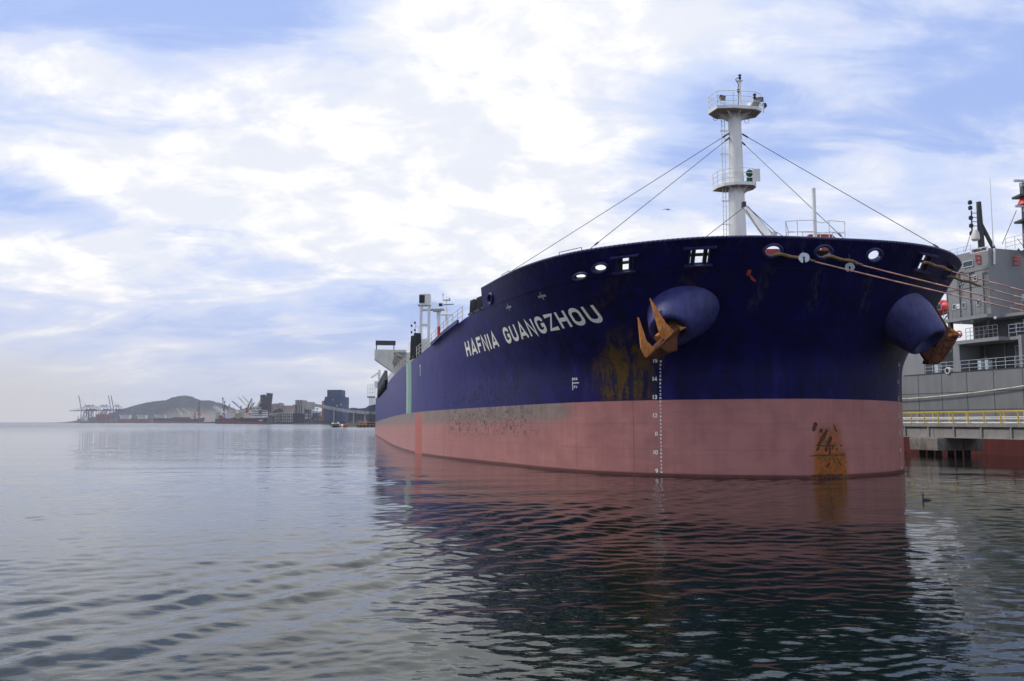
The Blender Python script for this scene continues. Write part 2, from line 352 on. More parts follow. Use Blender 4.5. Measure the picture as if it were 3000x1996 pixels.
def spline(Pt, n):
    Pt = np.array(Pt, float); Pt = np.vstack([[Pt[1][0], -Pt[1][1]], Pt, 2 * Pt[-1] - Pt[-2]]); out = []
    for i in range(1, len(Pt) - 2):
        p0, p1, p2, p3 = Pt[i - 1:i + 3]
        d1, d2, d3 = (np.linalg.norm(b - a) ** .5 for a, b in ((p0, p1), (p1, p2), (p2, p3)))
        m1 = ((p1 - p0) / d1 - (p2 - p0) / (d1 + d2) + (p2 - p1) / d2) * d2; m2 = ((p2 - p1) / d2 - (p3 - p1) / (d2 + d3) + (p3 - p2) / d3) * d2
        for t in np.linspace(0, 1, 30, endpoint=False):
            out.append((2 * t ** 3 - 3 * t * t + 1) * p1 + (t ** 3 - 2 * t * t + t) * m1 + (3 * t * t - 2 * t ** 3) * p2 + (t ** 3 - t * t) * m2)
    out.append(Pt[-2]); out = np.array(out)
    Ls = np.concatenate([[0], np.cumsum(np.linalg.norm(np.diff(out, axis=0), axis=1))]); q = np.linspace(0, 1, n) ** 1.35 * Ls[-1]
    return np.stack([np.interp(q, Ls, out[:, 0]), np.interp(q, Ls, out[:, 1])], 1)
CW, CT = spline(WLP, NH), spline(TPP, NH)
HTOP = 12.4
def flare(z):
    q = (z - 6.6) / (HTOP - 6.6); return (q + math.sqrt(q * q + .012)) / 2
def curve(z): k_ = flare(z); return CW * (1 - k_) + CT * k_
ii = np.arange(NH)
def hpt(side, i, z):
    c = curve(z); return Vector((np.interp(i, ii, c[:, 0]), side * np.interp(i, ii, c[:, 1]), z))
def i_of_v(v, z): return float(np.interp(v, curve(z)[:, 1], ii))
def i_of_u(u, z): return float(np.interp(u, curve(z)[:, 0], ii))
def frame(side, i, z):
    """point, forward-to-aft tangent, upward tangent and outward normal of the shell"""
    p = hpt(side, i, z); T = (hpt(side, i + .5, z) - hpt(side, max(i - .5, -.0), z)).normalized()
    Uv = (hpt(side, i, z + .05) - hpt(side, i, z - .05)).normalized(); Nn = T.cross(Uv).normalized()
    if Nn.y * side < 0 and abs(Nn.y) > .02: Nn = -Nn
    if abs(Nn.y) <= .02 and Nn.x > 0: Nn = -Nn
    Uv = (Uv - Nn * Uv.dot(Nn)).normalized()
    return p, T, Uv, Nn
def zd(u): return float(np.interp(u, [0, 19, 22, 28, 33, 38, 44, 130, 200], [11.05, 11.05, 10.95, 10.45, 9.8, 9.35, 9.1, 8.7, 8.4]))
AFT = [(80, 19.3), (90, 19.3), (105, 19.3), (120, 19.3), (135, 19.3), (150, 19.3), (165, 19.3), (172, 19.0), (180, 18.2), (188, 16.6), (195, 14), (199, 11)]
zrows = list(np.arange(-1.2, 8.41, .3)); 
def column(side, c):
    """the shell section: c is an index into the bow curves or an (u, v) station of the parallel body"""
    top = zd(CT[c][0]) if isinstance(c, int) else zd(c[0]); zz = zrows + [8.4 + (top - 8.4) * k_ / 9 for k_ in range(1, 10)]
    return [hpt(side, c, z) if isinstance(c, int) else Vector((c[0], side * c[1], z)) for z in zz]
cols = [(-1, c) for c in AFT[::-1]] + [(-1, i) for i in range(NH - 1, 0, -1)] + [(1, i) for i in range(0, NH)] + [(1, c) for c in AFT]
mb = MB(); grid = [column(s_, c) for s_, c in cols]; nr = len(grid[0])
V = [p for c in grid for p in c]
mb.mesh(V, [(c * nr + r, (c + 1) * nr + r, (c + 1) * nr + r + 1, c * nr + r + 1) for c in range(len(cols) - 1) for r in range(nr - 1)])
mb.mesh(grid[0] + grid[-1], [(r, r + 1, nr + r + 1, nr + r) for r in range(nr - 1)])      # transom
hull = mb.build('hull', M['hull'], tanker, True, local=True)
mb = MB(); nc = len(cols)
V = [grid[c][-1] - Vector((0, 0, .06)) for c in range(nc)]
mb.mesh(V, [(c, c + 1, nc - 2 - c, nc - 1 - c) for c in range(nc // 2 - 1)])
mb.build('deck', M['dark'], tanker, local=True)
# --- bulwark with cut fairleads
iend = int(round(i_of_u(17.7, HTOP)))
bcols = [(-1, i) for i in range(iend, 0, -1)] + [(1, i) for i in range(0, iend + 1)]
mb = MB(); zb = [11.05, 11.4, 11.75, 12.1, HTOP]; nb_ = 2 * len(zb); V = []
for s_, i in bcols:
    ring = [hpt(s_, i, z) for z in zb]; _, T_, U_, N_ = frame(s_, i, 11.7)
    V += ring + [p - N_ * .16 for p in ring[::-1]]
n_ = len(bcols)
Fq = [(c * nb_ + r, (c + 1) * nb_ + r, (c + 1) * nb_ + (r + 1) % nb_, c * nb_ + (r + 1) % nb_) for c in range(n_ - 1) for r in range(nb_)]
Fq += [tuple(range(nb_)), tuple(range((n_ - 1) * nb_, n_ * nb_))]
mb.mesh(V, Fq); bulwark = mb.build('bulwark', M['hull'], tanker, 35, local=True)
cut = MB(); FR = []
def oval(side, u=None, v=None, z=11.8, rx=.33, ry=.26):
    i = i_of_v(v, z) if v is not None else i_of_u(u, z); p, T, U, N = frame(side, i, z); T = (T - N * T.dot(N)).normalized()
    ring = lambda d, k_=1.: [p + N * d + T * math.cos(t) * rx * k_ * (1 + .18 * abs(math.cos(t))) + U * math.sin(t) * ry * k_ for t in np.linspace(0, 2 * math.pi, 24, endpoint=False)]
    cut.prism(ring(-.6), ring(.6)); FR.append(('o', p, T, U, N, rx, ry))
def rect(side, u=None, v=None, z=11.6, wd=1.0, ht=.8):
    i = i_of_v(v, z) if v is not None else i_of_u(u, z); p, T, U, N = frame(side, i, z); T = (T - N * T.dot(N)).normalized()
    ring = lambda d: [p + N * d + T * x * wd / 2 + U * y * ht / 2 for x, y in ((-1, -1), (1, -1), (1, 1), (-1, 1))]
    cut.prism(ring(-.7), ring(.7)); FR.append(('r', p, T, U, N, wd, ht))
oval(1, v=3.05); oval(1, v=.30); oval(-1, v=2.70, z=11.77)
oval(1, u=16.1, z=11.5, rx=.36, ry=.3); oval(1, u=3.3, z=11.5, rx=.34, ry=.2); oval(1, u=4.6, z=11.22, rx=.36, ry=.13)
rect(1, v=6.6, z=11.62, wd=1.05, ht=.86); rect(1, v=9.85, z=11.55, wd=1.05, ht=.8)
rect(-1, v=6.3, z=11.7, wd=1.0, ht=.84); rect(-1, v=9.4, z=11.6, wd=1.0, ht=.8)
cuto = cut.build('cutter', M['navy'], tanker, local=True)
bm_ = bulwark.modifiers.new('cut', 'BOOLEAN'); bm_.object = cuto; bm_.operation = 'DIFFERENCE'; bm_.solver = 'EXACT'
bpy.context.view_layer.update()
dg = bpy.context.evaluated_depsgraph_get(); me2 = bpy.data.meshes.new_from_object(bulwark.evaluated_get(dg))
bulwark.modifiers.clear(); bulwark.data = me2; bpy.data.objects.remove(cuto)
me2.shade_smooth(); me2.set_sharp_from_angle(angle=R(35))
mb = MB(); mb.line([hpt(s_, i, HTOP + .02) - frame(s_, i, 12)[3] * .08 for s_, i in bcols], .085, 8); mb.build('bulwark_cap', M['navy'], tanker, True, local=True)
for kind_, p, T, U, N, a_, b_ in FR:
    mb = MB()
    if kind_ == 'o':
        n1 = 28; rings = []
        for rad, off in ((0., -.16), (.0, .02), (.035, .09), (.10, .105), (.155, .06), (.17, -.02)):
            rings.append([p + N * off + T * math.cos(t) * (a_ * (1 + .18 * abs(math.cos(t))) + rad) + U * math.sin(t) * (b_ + rad) for t in np.linspace(0, 2 * math.pi, n1, endpoint=False)])
        mb.mesh([q for r in rings for q in r], [(k_ * n1 + j, k_ * n1 + (j + 1) % n1, (k_ + 1) * n1 + (j + 1) % n1, (k_ + 1) * n1 + j) for k_ in range(5) for j in range(n1)])
        mb.build('fairlead', M['navy'], tanker, True, local=True)
    else:
        for y in (-1, 1):
            c = p + U * y * (b_ / 2 + .07); wd = a_ / 2 + (.32 if y > 0 else .2)
            mb.bar(c - T * wd + N * .06, c + T * wd + N * .06, .09, .34, N)
        for x in (-1, 1): c = p + T * x * (a_ / 2 - .03); mb.bar(c - U * b_ / 2 - N * .06, c + U * b_ / 2 - N * .06, .3, .1, T)
        fr = mb.build('roller_fairlead', M['navy'], tanker, local=True)
        mr = MB()
        for x in (-.28, .30): c = p + T * x * a_ - N * .12; mr.tube(c - U * b_ * .47, c + U * b_ * .47, .115, n=14)
        for y in (-.04,): c = p + U * y - N * .30; mr.tube(c - T * a_ * .47, c + T * a_ * .47, .09, n=12)
        mr.build('roller', M['black'], fr, 40, local=True)
# --- anchor bolsters
BOL = {}
for side in (1, -1):
    z0 = 8.95; i = i_of_v(6.95, z0); p, T, U, N = frame(side, i, z0); T = (T - N * T.dot(N)).normalized()
    ax = (N * 1.55 + T * (.55 if side > 0 else .2) + Vector((0, 0, -.45 if side > 0 else -.9))).normalized(); ln = 1.7 if side > 0 else 1.9; p = p - T * .3
    Ta = T; Ua = ax.cross(Ta).normalized(); Ua = Ua if Ua.z > 0 else -Ua
    mb = MB(); rings = []; n1 = 40
    for k_, rt, rz_, d in ((0, 2.15, 1.75, -.9), (.25, 1.82, 1.54, 0), (.5, 1.56, 1.38, 0), (.78, 1.32, 1.22, 0), (.93, 1.19, 1.13, 0), (.985, 1.09, 1.05, 0), (1., .98, .96, 0), (.985, .86, .86, 0), (.86, .74, .74, 0), (.62, .5, .5, 0)):
        c = p + ax * ln * k_ + N * d; w_ = min(1, k_ * 1.4); Uk = (U * (1 - w_) + Ua * w_).normalized()
        rings.append([c + Ta * math.cos(t) * rt + Uk * math.sin(t) * rz_ for t in np.linspace(0, 2 * math.pi, n1, endpoint=False)])
    mb.mesh([q for r in rings for q in r], [(k_ * n1 + j, k_ * n1 + (j + 1) % n1, (k_ + 1) * n1 + (j + 1) % n1, (k_ + 1) * n1 + j) for k_ in range(len(rings) - 1) for j in range(n1)])
    mb.poly(rings[-1]); o = mb.build('anchor_bolster', M['bolster'], tanker, True, local=True)
    BOL[side] = (p, ax, ln)
# --- anchors: hung from the pipes, so things of their own
def anchor(name, label, O, d_right, k_):
    """built round its crown; x to the right of the ridge, y up, z back towards the hull (metres)"""
    t = thing(name, label, 'anchor', O, 'rusty bow anchors')
    q = lambda x, y, z: Vector(O) + Vector((x, z, y)) * k_
    return t, q
p_, a_x, l_n = BOL[1]; O = W(1945, 985, L(*(p_ + a_x * l_n)).y - .8)
t, q = anchor('anchor', 'bright orange rusty anchor on the bolster nearer the painted ship name', O, 1, .0188 * 50)
rd = lambda s_, z=0., dx=0., dy=0.: q(-1.0 + 1.94 * s_ + dx, -1.25 + 1.77 * s_ + dy, z)
mb = MB()       # crown: a wedge along the ridge, hollow beneath
mb.prism([rd(0, 0), rd(.04, .5, -.10, .20), rd(.0, 1.0, .10, -.02), rd(.02, .75, .75, .0)], [rd(1, 0), rd(.97, .5, -.22, .24), rd(1., 1.1, -.1, -.1), rd(.98, .8, -.12, -1.25)])
mb.build('crown', M['rust_shaded'], t, bevel=.03)
for (a0, a1, tip, zt) in ((.02, .28, (-1.36, 1.12), .35), (.55, .84, (-.64, 2.22), .55)):
    mb = MB(); tp = lambda dx, dy, dz: q(tip[0] + dx, tip[1] + dy, zt + dz)
    mid = [rd(a0, .05, -.30, .56), rd(a0 + .1, -.03, -.17, .56), rd(a1 - .06, .08, -.36, .60), rd(a1 - .06, .36, -.38, .62), rd(a0, .36, -.31, .58)]
    base = [rd(a0, .02, -.01, .03), rd((a0 + a1) / 2, -.05, .0, .0), rd(a1, .06, -.05, .07), rd(a1, .55, -.1, .1), rd(a0, .5, -.05, .1)]
    top = [tp(-.03, -.02, 0), tp(.01, .0, -.03), tp(.05, -.05, 0), tp(.05, -.05, .1), tp(-.03, -.03, .1)]
    mb.mesh(base + mid + top, [(k_ * 5 + j, k_ * 5 + (j + 1) % 5, (k_ + 1) * 5 + (j + 1) % 5, (k_ + 1) * 5 + j) for k_ in range(2) for j in range(5)] + [(4, 3, 2, 1, 0), (10, 11, 12, 13, 14)])
    mb.build('fluke', M['rust'], t, bevel=.02)
mb = MB(); mb.prism([rd(.96, -.02, .02, .02), rd(1.0, -.02, .34, -.02), rd(.80, -.02, .36, .12)], [rd(.96, .6, -.05, .3), rd(1., .55, .3, .05), rd(.84, .55, .2, .2)]); mb.build('tripping_palm', M['rust'], t, bevel=.02)
mb = MB(); aq = lambda px, py, z: q((px - 1945) / 50, (985 - py) / 50, z)
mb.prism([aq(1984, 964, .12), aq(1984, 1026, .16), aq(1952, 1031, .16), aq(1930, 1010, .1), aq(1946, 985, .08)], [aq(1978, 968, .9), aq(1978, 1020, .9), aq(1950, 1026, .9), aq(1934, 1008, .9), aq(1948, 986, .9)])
mb.build('crown_pad', M['rust_shaded'], t, bevel=.05)  # shade beneath the crown is carried by this darker colour
mb = MB(); p, ax, ln = BOL[1]; mb.tube(q(-.25, -.1, .7), L(*(p + ax * ln * .5)), .22, n=14); mb.build('shank', M['rust'], t, 40)
O = W(2770, 1005, 49.2)
t, q = anchor('anchor', 'dark rusty anchor at the far bow, in front of the grey ship', O, 1, .0197 * 50)
pq = lambda px, py, z: q((px - 2770) / 50, (1005 - py) / 50, z)
mb = MB(); 
fa = [(2778, 964), (2812, 981), (2800, 1004), (2768, 1050), (2745, 1069), (2716, 1069), (2728, 1040), (2752, 1000)]
mb.prism([pq(x, y, 0) for x, y in fa], [pq(x + 8, y - 6, 1.1) for x, y in fa]); mb.build('crown', M['rust_shaded'], t, bevel=.03)
mb = MB(); mb.prism([pq(2776, 986, -.06), pq(2822, 985, -.06), pq(2790, 958, .1)], [pq(2780, 982, .9), pq(2822, 982, .9), pq(2795, 958, .8)]); mb.build('tripping_palm', M['rust'], t, bevel=.02)
mb = MB(); mb.prism([pq(2753, 893, .3), pq(2782, 962, .0), pq(2768, 990, .0), pq(2752, 975, .1)], [pq(2755, 893, .42), pq(2784, 962, .5), pq(2770, 990, .5), pq(2754, 975, .5)]); mb.build('fluke', M['rust_shaded'], t, bevel=.02)
mb = MB(); mb.prism([pq(2722, 1062, .1), pq(2700, 1020, .5), pq(2716, 1000, .5), pq(2744, 1020, .1)], [pq(2724, 1062, .6), pq(2702, 1020, .8), pq(2718, 1000, .8), pq(2746, 1020, .6)]); mb.build('fluke', M['rust_shaded'], t, bevel=.02)
mb = MB()
ed = [(2790, 985), (2806, 985), (2760, 1054), (2726, 1062), (2740, 1034), (2768, 994)]
for a_, b_ in ((0, 1), (1, 2), (2, 3), (3, 4), (4, 5), (5, 0)): mb.bar(pq(*ed[a_], -.03), pq(*ed[b_], -.03), .09, .12, (0, 1, 0))
for a_, b_ in (((2768, 994), (2800, 996)), ((2752, 1016), (2786, 1016)), ((2740, 1034), (2772, 1036)), ((2766, 1000), (2758, 1050))): mb.bar(pq(*a_, -.02), pq(*b_, -.02), .07, .09, (0, 1, 0))
mb.build('rib', M['rust_shaded'], t)
mb = MB(); p, ax, ln = BOL[-1]; mb.tube(pq(2762, 1000, .5), L(*(p + ax * ln * .5)), .22, n=14); mb.build('shank', M['rust_shaded'], t, 40)
# ------------------------------------------------------------------ lettering on the shell
def arc(cx, cy, rx, ry, a0, a1, n=7): return [(cx + rx * math.cos(R(a0 + (a1 - a0) * i / n)), cy + ry * math.sin(R(a0 + (a1 - a0) * i / n))) for i in range(n + 1)]
def glyph(ch):
    """strokes of a plain industrial capital in a cell one high; returns width and (points, closed) strokes"""
    w = .74; t = .085; l_, r_, lo, hi = t, w - t, t, 1 - t; c = .26
    if ch == 'H': return w, [([(l_, 0), (l_, 1)], 0), ([(r_, 0), (r_, 1)], 0), ([(l_, .5), (r_, .5)], 0)]
    if ch == 'A': return .86, [([(.07, 0), (.43, .97), (.79, 0)], 0), ([(.2, .27), (.66, .27)], 0)]
    if ch == 'F': return .66, [([(l_, 0), (l_, hi), (.66, hi)], 0), ([(l_, .5), (.58, .5)], 0)]
    if ch == 'N': return w, [([(l_, 0), (l_, .98), (r_, .02), (r_, 1)], 0)]
    if ch == 'I' or ch == '1': return .2, [([(.1, 0), (.1, 1)], 0)]
    if ch == 'U': return w, [([(l_, 1), (l_, lo + c)] + arc(l_ + c, lo + c, c, c, 180, 270) + arc(r_ - c, lo + c, c, c, 270, 360) + [(r_, 1)], 0)]
    if ch in 'O0': return w, [(arc(l_ + c, lo + c, c, c, 180, 270) + arc(r_ - c, lo + c, c, c, 270, 360) + arc(r_ - c, hi - c, c, c, 0, 90) + arc(l_ + c, hi - c, c, c, 90, 180), 1)]
    if ch == 'G': return w, [([(.42, .47), (r_, .47), (r_, lo + c)] + arc(l_ + c, lo + c, r_ - l_ - c, c, 360, 270)[1:] + arc(l_ + c, lo + c, c, c, 270, 180) + arc(l_ + c, hi - c, c, c, 180, 90) + arc(r_ - c, hi - c, c, c, 90, 10), 0)]
    if ch == 'Z': return w, [([(.02, hi), (r_, hi), (l_, lo), (.72, lo)], 0)]
    if ch == '2': return w, [(arc(w / 2, .68, r_ - w / 2, .24, 170, -20) + [(l_, lo), (r_ + t, lo)], 0)]
    if ch == '3': return w, [(arc(w / 2, .72, .26, .2, 150, -90) + arc(w / 2, .28, .28, .2, 90, -150), 0)]
    if ch == '4': return w, [([(.56, 0), (.56, .95), (.06, .3), (.74, .3)], 0)]
    if ch == '5': return w, [([(r_, hi), (.14, hi), (.12, .55)] + arc(w / 2 - .03, .34, .3, .26, 110, -140), 0)]
    if ch == '6': return w, [(arc(w / 2, .3, .28, .22, 0, 360, 12)[:-1], 1), (arc(w / 2 + .1, .3, .4, .62, 180, 95), 0)]
    if ch == '8': return w, [(arc(w / 2, .29, .28, .21, 0, 360, 12)[:-1], 1), (arc(w / 2, .73, .23, .18, 0, 360, 12)[:-1], 1)]
    if ch == '9': return w, [(arc(w / 2, .68, .28, .24, 0, 360, 12)[:-1], 1), ([(w / 2 + .28, .68), (w / 2 + .24, .3), (.25, .05)], 0)]
    if ch == 'm': return .8, [([(.08, 0), (.08, .75), (.70, .75), (.70, 0)], 0), ([(.39, 0), (.39, .7)], 0)]
    if ch == 'B': return w, [([(l_, lo), (l_, hi), (.5, hi), (.62, .75), (.5, .52), (l_ + .02, .52)], 0), ([(.5, .5), (.64, .27), (.5, lo), (l_, lo)], 0)]
    if ch == 'S': return w, [(arc(w / 2, .72, .25, .2, 20, 270) + arc(w / 2, .28, .27, .21, 90, -160), 0)]
    if ch == 'V': return w, [([(.07, 1), (.37, .05), (.67, 1)], 0)]
    if ch == 'E': return .66, [([(.64, hi), (l_, hi), (l_, lo), (.64, lo)], 0), ([(l_, .5), (.56, .5)], 0)]
    if ch == 'R': return w, [([(l_, 0), (l_, hi), (.48, hi), (.62, .74), (.48, .5), (l_ + .02, .5)], 0), ([(.42, .48), (.68, 0)], 0)]
    if ch == 'C': return w, [(arc(r_ - c, lo + c, c, c, 350, 270) + arc(l_ + c, lo + c, c, c, 270, 180) + arc(l_ + c, hi - c, c, c, 180, 90) + arc(r_ - c, hi - c, c, c, 90, 10), 0)]
    if ch == 'M': return .86, [([(l_, 0), (l_, .98), (.43, .3), (.77, .98), (.77, 0)], 0)]
    if ch == 'P': return w, [([(l_, 0), (l_, hi), (.48, hi), (.62, .72), (.48, .46), (l_ + .02, .46)], 0)]
    if ch == 'T': return .66, [([(.02, hi), (.64, hi)], 0), ([(.33, hi - .08), (.33, 0)], 0)]
    if ch == 'L': return .62, [([(l_, 1), (l_, lo), (.6, lo)], 0)]
    return .4, []
def strip(pts, closed, wd, sub=.12):
    """thick mitred stroke as a list of quads in the plane"""
    P_ = []
    for p in pts:
        if not P_ or np.hypot(p[0] - P_[-1][0], p[1] - P_[-1][1]) > 1e-4: P_.append(np.array(p, float))
    if closed and np.linalg.norm(P_[0] - P_[-1]) < 1e-4: P_.pop()
    n = len(P_); dn = []
    for i in range(n):
        a = P_[i] - P_[i - 1] if (i or closed) else P_[1] - P_[0]; b = P_[(i + 1) % n] - P_[i] if (i < n - 1 or closed) else a
        a = a / (np.linalg.norm(a) + 1e-9); b = b / (np.linalg.norm(b) + 1e-9)
        na, nb2 = np.array([-a[1], a[0]]), np.array([-b[1], b[0]]); m = na + nb2; m = m / (np.linalg.norm(m) + 1e-9)
        dn.append(m / max(.66, m @ nb2))
    Q = []
    for i in range(n if closed else n - 1):
        j = (i + 1) % n; k_ = max(1, int(np.linalg.norm(P_[j] - P_[i]) / sub))
        for s_ in range(k_):
            f0, f1 = s_ / k_, (s_ + 1) / k_; c0, c1 = P_[i] * (1 - f0) + P_[j] * f0, P_[i] * (1 - f1) + P_[j] * f1
            d0, d1 = dn[i] * (1 - f0) + dn[j] * f0, dn[i] * (1 - f1) + dn[j] * f1
            Q.append([c0 - d0 * wd / 2, c1 - d1 * wd / 2, c1 + d1 * wd / 2, c0 + d0 * wd / 2])
    return Q
def letter(mb, ch, place, sx, sy, wd, lift=.012, hw=1.):
    """place(x, y, lift) puts a point of the cell (metres) on its surface"""
    w_, st = glyph(ch)
    for n, (pts, cl) in enumerate(st):
        for q in strip([(x * sx, y * sy) for x, y in pts], cl, wd): mb.poly([place(p[0], p[1], lift + .003 * n) for p in q])
    return w_ * sx
# the name, running from aft to forward on the shell
cz = curve(8.5); keep = cz[:, 0] < 30; al = np.concatenate([[0], np.cumsum(np.hypot(np.diff(cz[:, 0]), np.diff(cz[:, 1])))])
s_of_u = lambda u: float(np.interp(u, cz[:, 0], al)); u_of_s = lambda s_: float(np.interp(s_, al, cz[:, 0]))
def side_place(u0, z0, dzds=0.):
    s0 = s_of_u(u0)
    def f(x, y, lift):
        u = u_of_s(s0 - x); z = z0 + dzds * x + y; p, T, U, N = frame(1, i_of_u(u, z), z); return p + N * lift
    return f
NAME = 'HAFNIA GUANGZHOU'; u0, u1 = 24.2, 5.05; H_ = 1.2
gap = .20; tot = sum(glyph(c)[0] + gap for c in NAME) - gap + .25; span = s_of_u(u0) - s_of_u(u1); sx = span / tot
x = 0.; place = side_place(u0, 8.08, (8.75 - 8.08) / span)
for c in NAME:
    if c == ' ': x += sx * (.65 + gap); continue
    mb = MB(); k_ = x / span; x += letter(mb, c, lambda a, b, l: place(a + x, b, l), sx, 1.13 - .21 * k_, .25 - .03 * k_) + gap * sx
    o = mb.build('name_letter', M['letter'], tanker, local=True)
# draught marks
def idx_place(side, v0, z0):
    """local placing round the stem: x to the viewer's right, y up"""
    i0 = i_of_v(v0, z0); c = curve(z0); al_ = np.concatenate([[0], np.cumsum(np.hypot(np.diff(c[:, 0]), np.diff(c[:, 1])))]); s0 = np.interp(i0, ii, al_)
    def f(x, y, lift):
        i = float(np.interp(s0 - side * x, al_, ii)); p, T, U, N = frame(side, i, z0 + y); return p + N * lift
    return f
for side, v0 in ((1, 7.28), (-1, 8.35)):
    def one(): mb.build('draught_mark', M['mark'], tanker, local=True)
    for d in range(9, 16):
        for k_, sm in enumerate(['m', '2', '4', '6', '8']):
            z = .17 + (d - 9) * 1.03 + k_ * .206
            if d == 15 and k_ > 0 or z < .1: continue
            mb = MB(); letter(mb, sm, idx_place(side, v0, z), .125, .12, .030); one()
        x = -.10; z = .17 + (d - 9) * 1.03; mb = MB()
        for c in str(d)[::-1]:
            wd = glyph(c)[0] * .21; x -= wd + .05; f = idx_place(side, v0, z); letter(mb, c, lambda a, b, l, x=x: f(a + x, b, l), .21, .23, .055)
        one()
    if True:
        for k_ in range(3):
            z = 6.35 + .27 * (k_ + 1)
            if side == 1 and k_ < 2: mb = MB(); letter(mb, '86'[k_], idx_place(side, v0, .17 + 6.18 - .206 * (k_ + 1)), .125, .12, .03); one()
mb = MB()       # small frame marks, tug letter, load text
f = side_place(39.3, 7.35); letter(mb, 'T', f, .62, 1.05, .16); mb.build('tug_mark', M['mark'], tanker, local=True); mb = MB()
f = side_place(9.05, 5.55); x = 0
for c in 'BOS': x += letter(mb, c, lambda a, b, l: f(a + x, b, l), .19, .14, .035) + .04
f = side_place(9.05, 5.05); x = .15
for c in 'FV': x += letter(mb, c, lambda a, b, l: f(a + x, b, l), .19, .15, .035) + .04
mb.poly([f(0, -.1, .012), f(.05, -.1, .012), f(.05, .42, .012), f(0, .42, .012)]); mb.poly([f(.05, .3, .012), f(.62, .3, .012), f(.62, .35, .012), f(.05, .35, .012)]); mb.build('load_mark', M['mark'], tanker, local=True)
for u_, z_ in ((13.7, 10.55), (8.8, 10.6)):
    mb = MB(); f = side_place(u_, z_); mb.poly([f(.42, -.22, .012), f(.46, -.22, .012), f(.40, .25, .012), f(.36, .25, .012)])
    for x in (0, .14, .27, .5, .63, .76): letter(mb, 'E' if x < .4 else '8', lambda a, b, l: f(a + x, b - .05, l), .1, .12, .03)
    mb.build('frame_mark', M['mark'], tanker, local=True)
# chain scars on the stem and a rust spot
mb = MB()
def blot(v0, z0, pts, wd):
    f = idx_place(1, v0, max(z0, .3)); mb2 = MB()
    ps = [np.array(p) for p in pts]; fine = []
    for a, b in zip(ps[:-1], ps[1:]):
        for t_ in np.linspace(0, 1, 7, endpoint=False): fine.append(a * (1 - t_) + b * t_)
    fine.append(ps[-1]); n = len(fine); Lf, Rt = [], []
    for k_, p in enumerate(fine):
        d = fine[min(k_ + 1, n - 1)] - fine[max(k_ - 1, 0)]; d = d / np.linalg.norm(d); nn = np.array([-d[1], d[0]])
        h_ = wd / 2 * (math.sin(math.pi * (k_ + .6) / (n + .2)) ** .35) * (1 + .35 * (rng.random() - .5)); Lf.append(p + nn * h_); Rt.append(p - nn * h_)
    for k_ in range(n - 1): mb.poly([f(*Lf[k_], .006), f(*Lf[k_ + 1], .006), f(*Rt[k_ + 1], .006), f(*Rt[k_], .006)])
def stem_place(x, y, lift):        # x right of the ship's centreline at the stem
    side = -1 if x > 0 else 1; z = y; c = curve(z); al_ = np.concatenate([[0], np.cumsum(np.hypot(np.diff(c[:, 0]), np.diff(c[:, 1])))])
    i = float(np.interp(abs(x), al_, ii)); p, T, U, N = frame(side, i, z); return p + N * lift
idx_keep = idx_place; idx_place = lambda s_, v_, z_: stem_place
px_ = lambda x, y: (.2 + (x - 2395) * .0265, (1390 - y) * .0187 + .12)     # photo pixels to metres on the stem
for pts, wd in (([(2394, 1262), (2399, 1243), (2403, 1239)], .17), ([(2409, 1266), (2416, 1256)], .12), ([(2404, 1304), (2416, 1282), (2430, 1257)], .17), ([(2428, 1304), (2434, 1290), (2440, 1277)], .17),
                ([(2447, 1241), (2452, 1256), (2456, 1264)], .08), ([(2398, 1303), (2430, 1305), (2454, 1303)], .12), ([(2400, 1318), (2407, 1306)], .10), ([(2422, 1320), (2428, 1306)], .14), ([(2434, 1330), (2434, 1308)], .10), ([(2440, 1316), (2446, 1306)], .08),
                ([(2466, 1302), (2469, 1306)], .09), ([(2384, 1333), (2430, 1331), (2477, 1332)], .10), ([(2386, 1390), (2410, 1392), (2440, 1393), (2470, 1390)], .34), ([(2455, 1342), (2464, 1360)], .07), ([(2422, 1366), (2434, 1354)], .10), ([(2452, 1318), (2456, 1312)], .09)):
    mb = MB(); blot(0, 0, [px_(*p) for p in pts], wd * (1.5 if abs(pts[0][0] - pts[-1][0]) < 30 else .7)); mb.build('rust_scar', M['darkrust'], tanker, local=True)
idx_place = idx_keep
mb = MB(); blot(3.95, 10.55, [(-.15, .25), (.05, .2)], .32); blot(3.95, 10.55, [(0., .12), (.2, -.08), (.38, -.2)], .12); mb.build('primer_patch', M['windlass'], tanker, local=True)
# ------------------------------------------------------------------ fittings on the fore deck
ZT, ZL, ZM = zat(9, 0, 334), zat(9, 0, 552), zat(9, 0, 694)
mb = MB(); mb.lathe(L(9, 0, 0), [(.58, 10.9), (.57, ZM), (.50, ZL), (.43, zat(9, 0, 390)), (.41, ZT)], 32); mast = mb.build('foremast', M['white'], tanker, 40)
def platform(name, outline, z, th=.2):
    """outline in ship axes round the mast; thin plate with a toe board, white rim, brownish underside"""
    n = len(outline); mb = MB(); mb.prism([L(9 + x, y, z) for x, y in outline], [L(9 + x, y, z + th) for x, y in outline])
    pf = mb.build(name, M['white'], mast); mb = MB(); k_ = .985
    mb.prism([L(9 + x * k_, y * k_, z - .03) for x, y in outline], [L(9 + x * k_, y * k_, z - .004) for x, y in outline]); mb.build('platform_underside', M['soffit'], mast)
    return pf
def rails(name, pts, z, h_, nbar, parent, mat, r=.022, closed=True, posts=None, skip=()):
    mb = MB(); n = len(pts); z -= .02; seg = [(i, (i + 1) % n) for i in range(n if closed else n - 1)]
    for k_ in range(1, nbar + 1):
        for i, j in seg:
            if (i in skip): continue
            mb.tube(L(*pts[i], z + h_ * k_ / nbar), L(*pts[j], z + h_ * k_ / nbar), r, n=6)
    for p in (posts or pts): mb.tube(L(*p, z), L(*p, z + h_), r * 1.1, n=6)
    return mb.build(name, mat, parent)
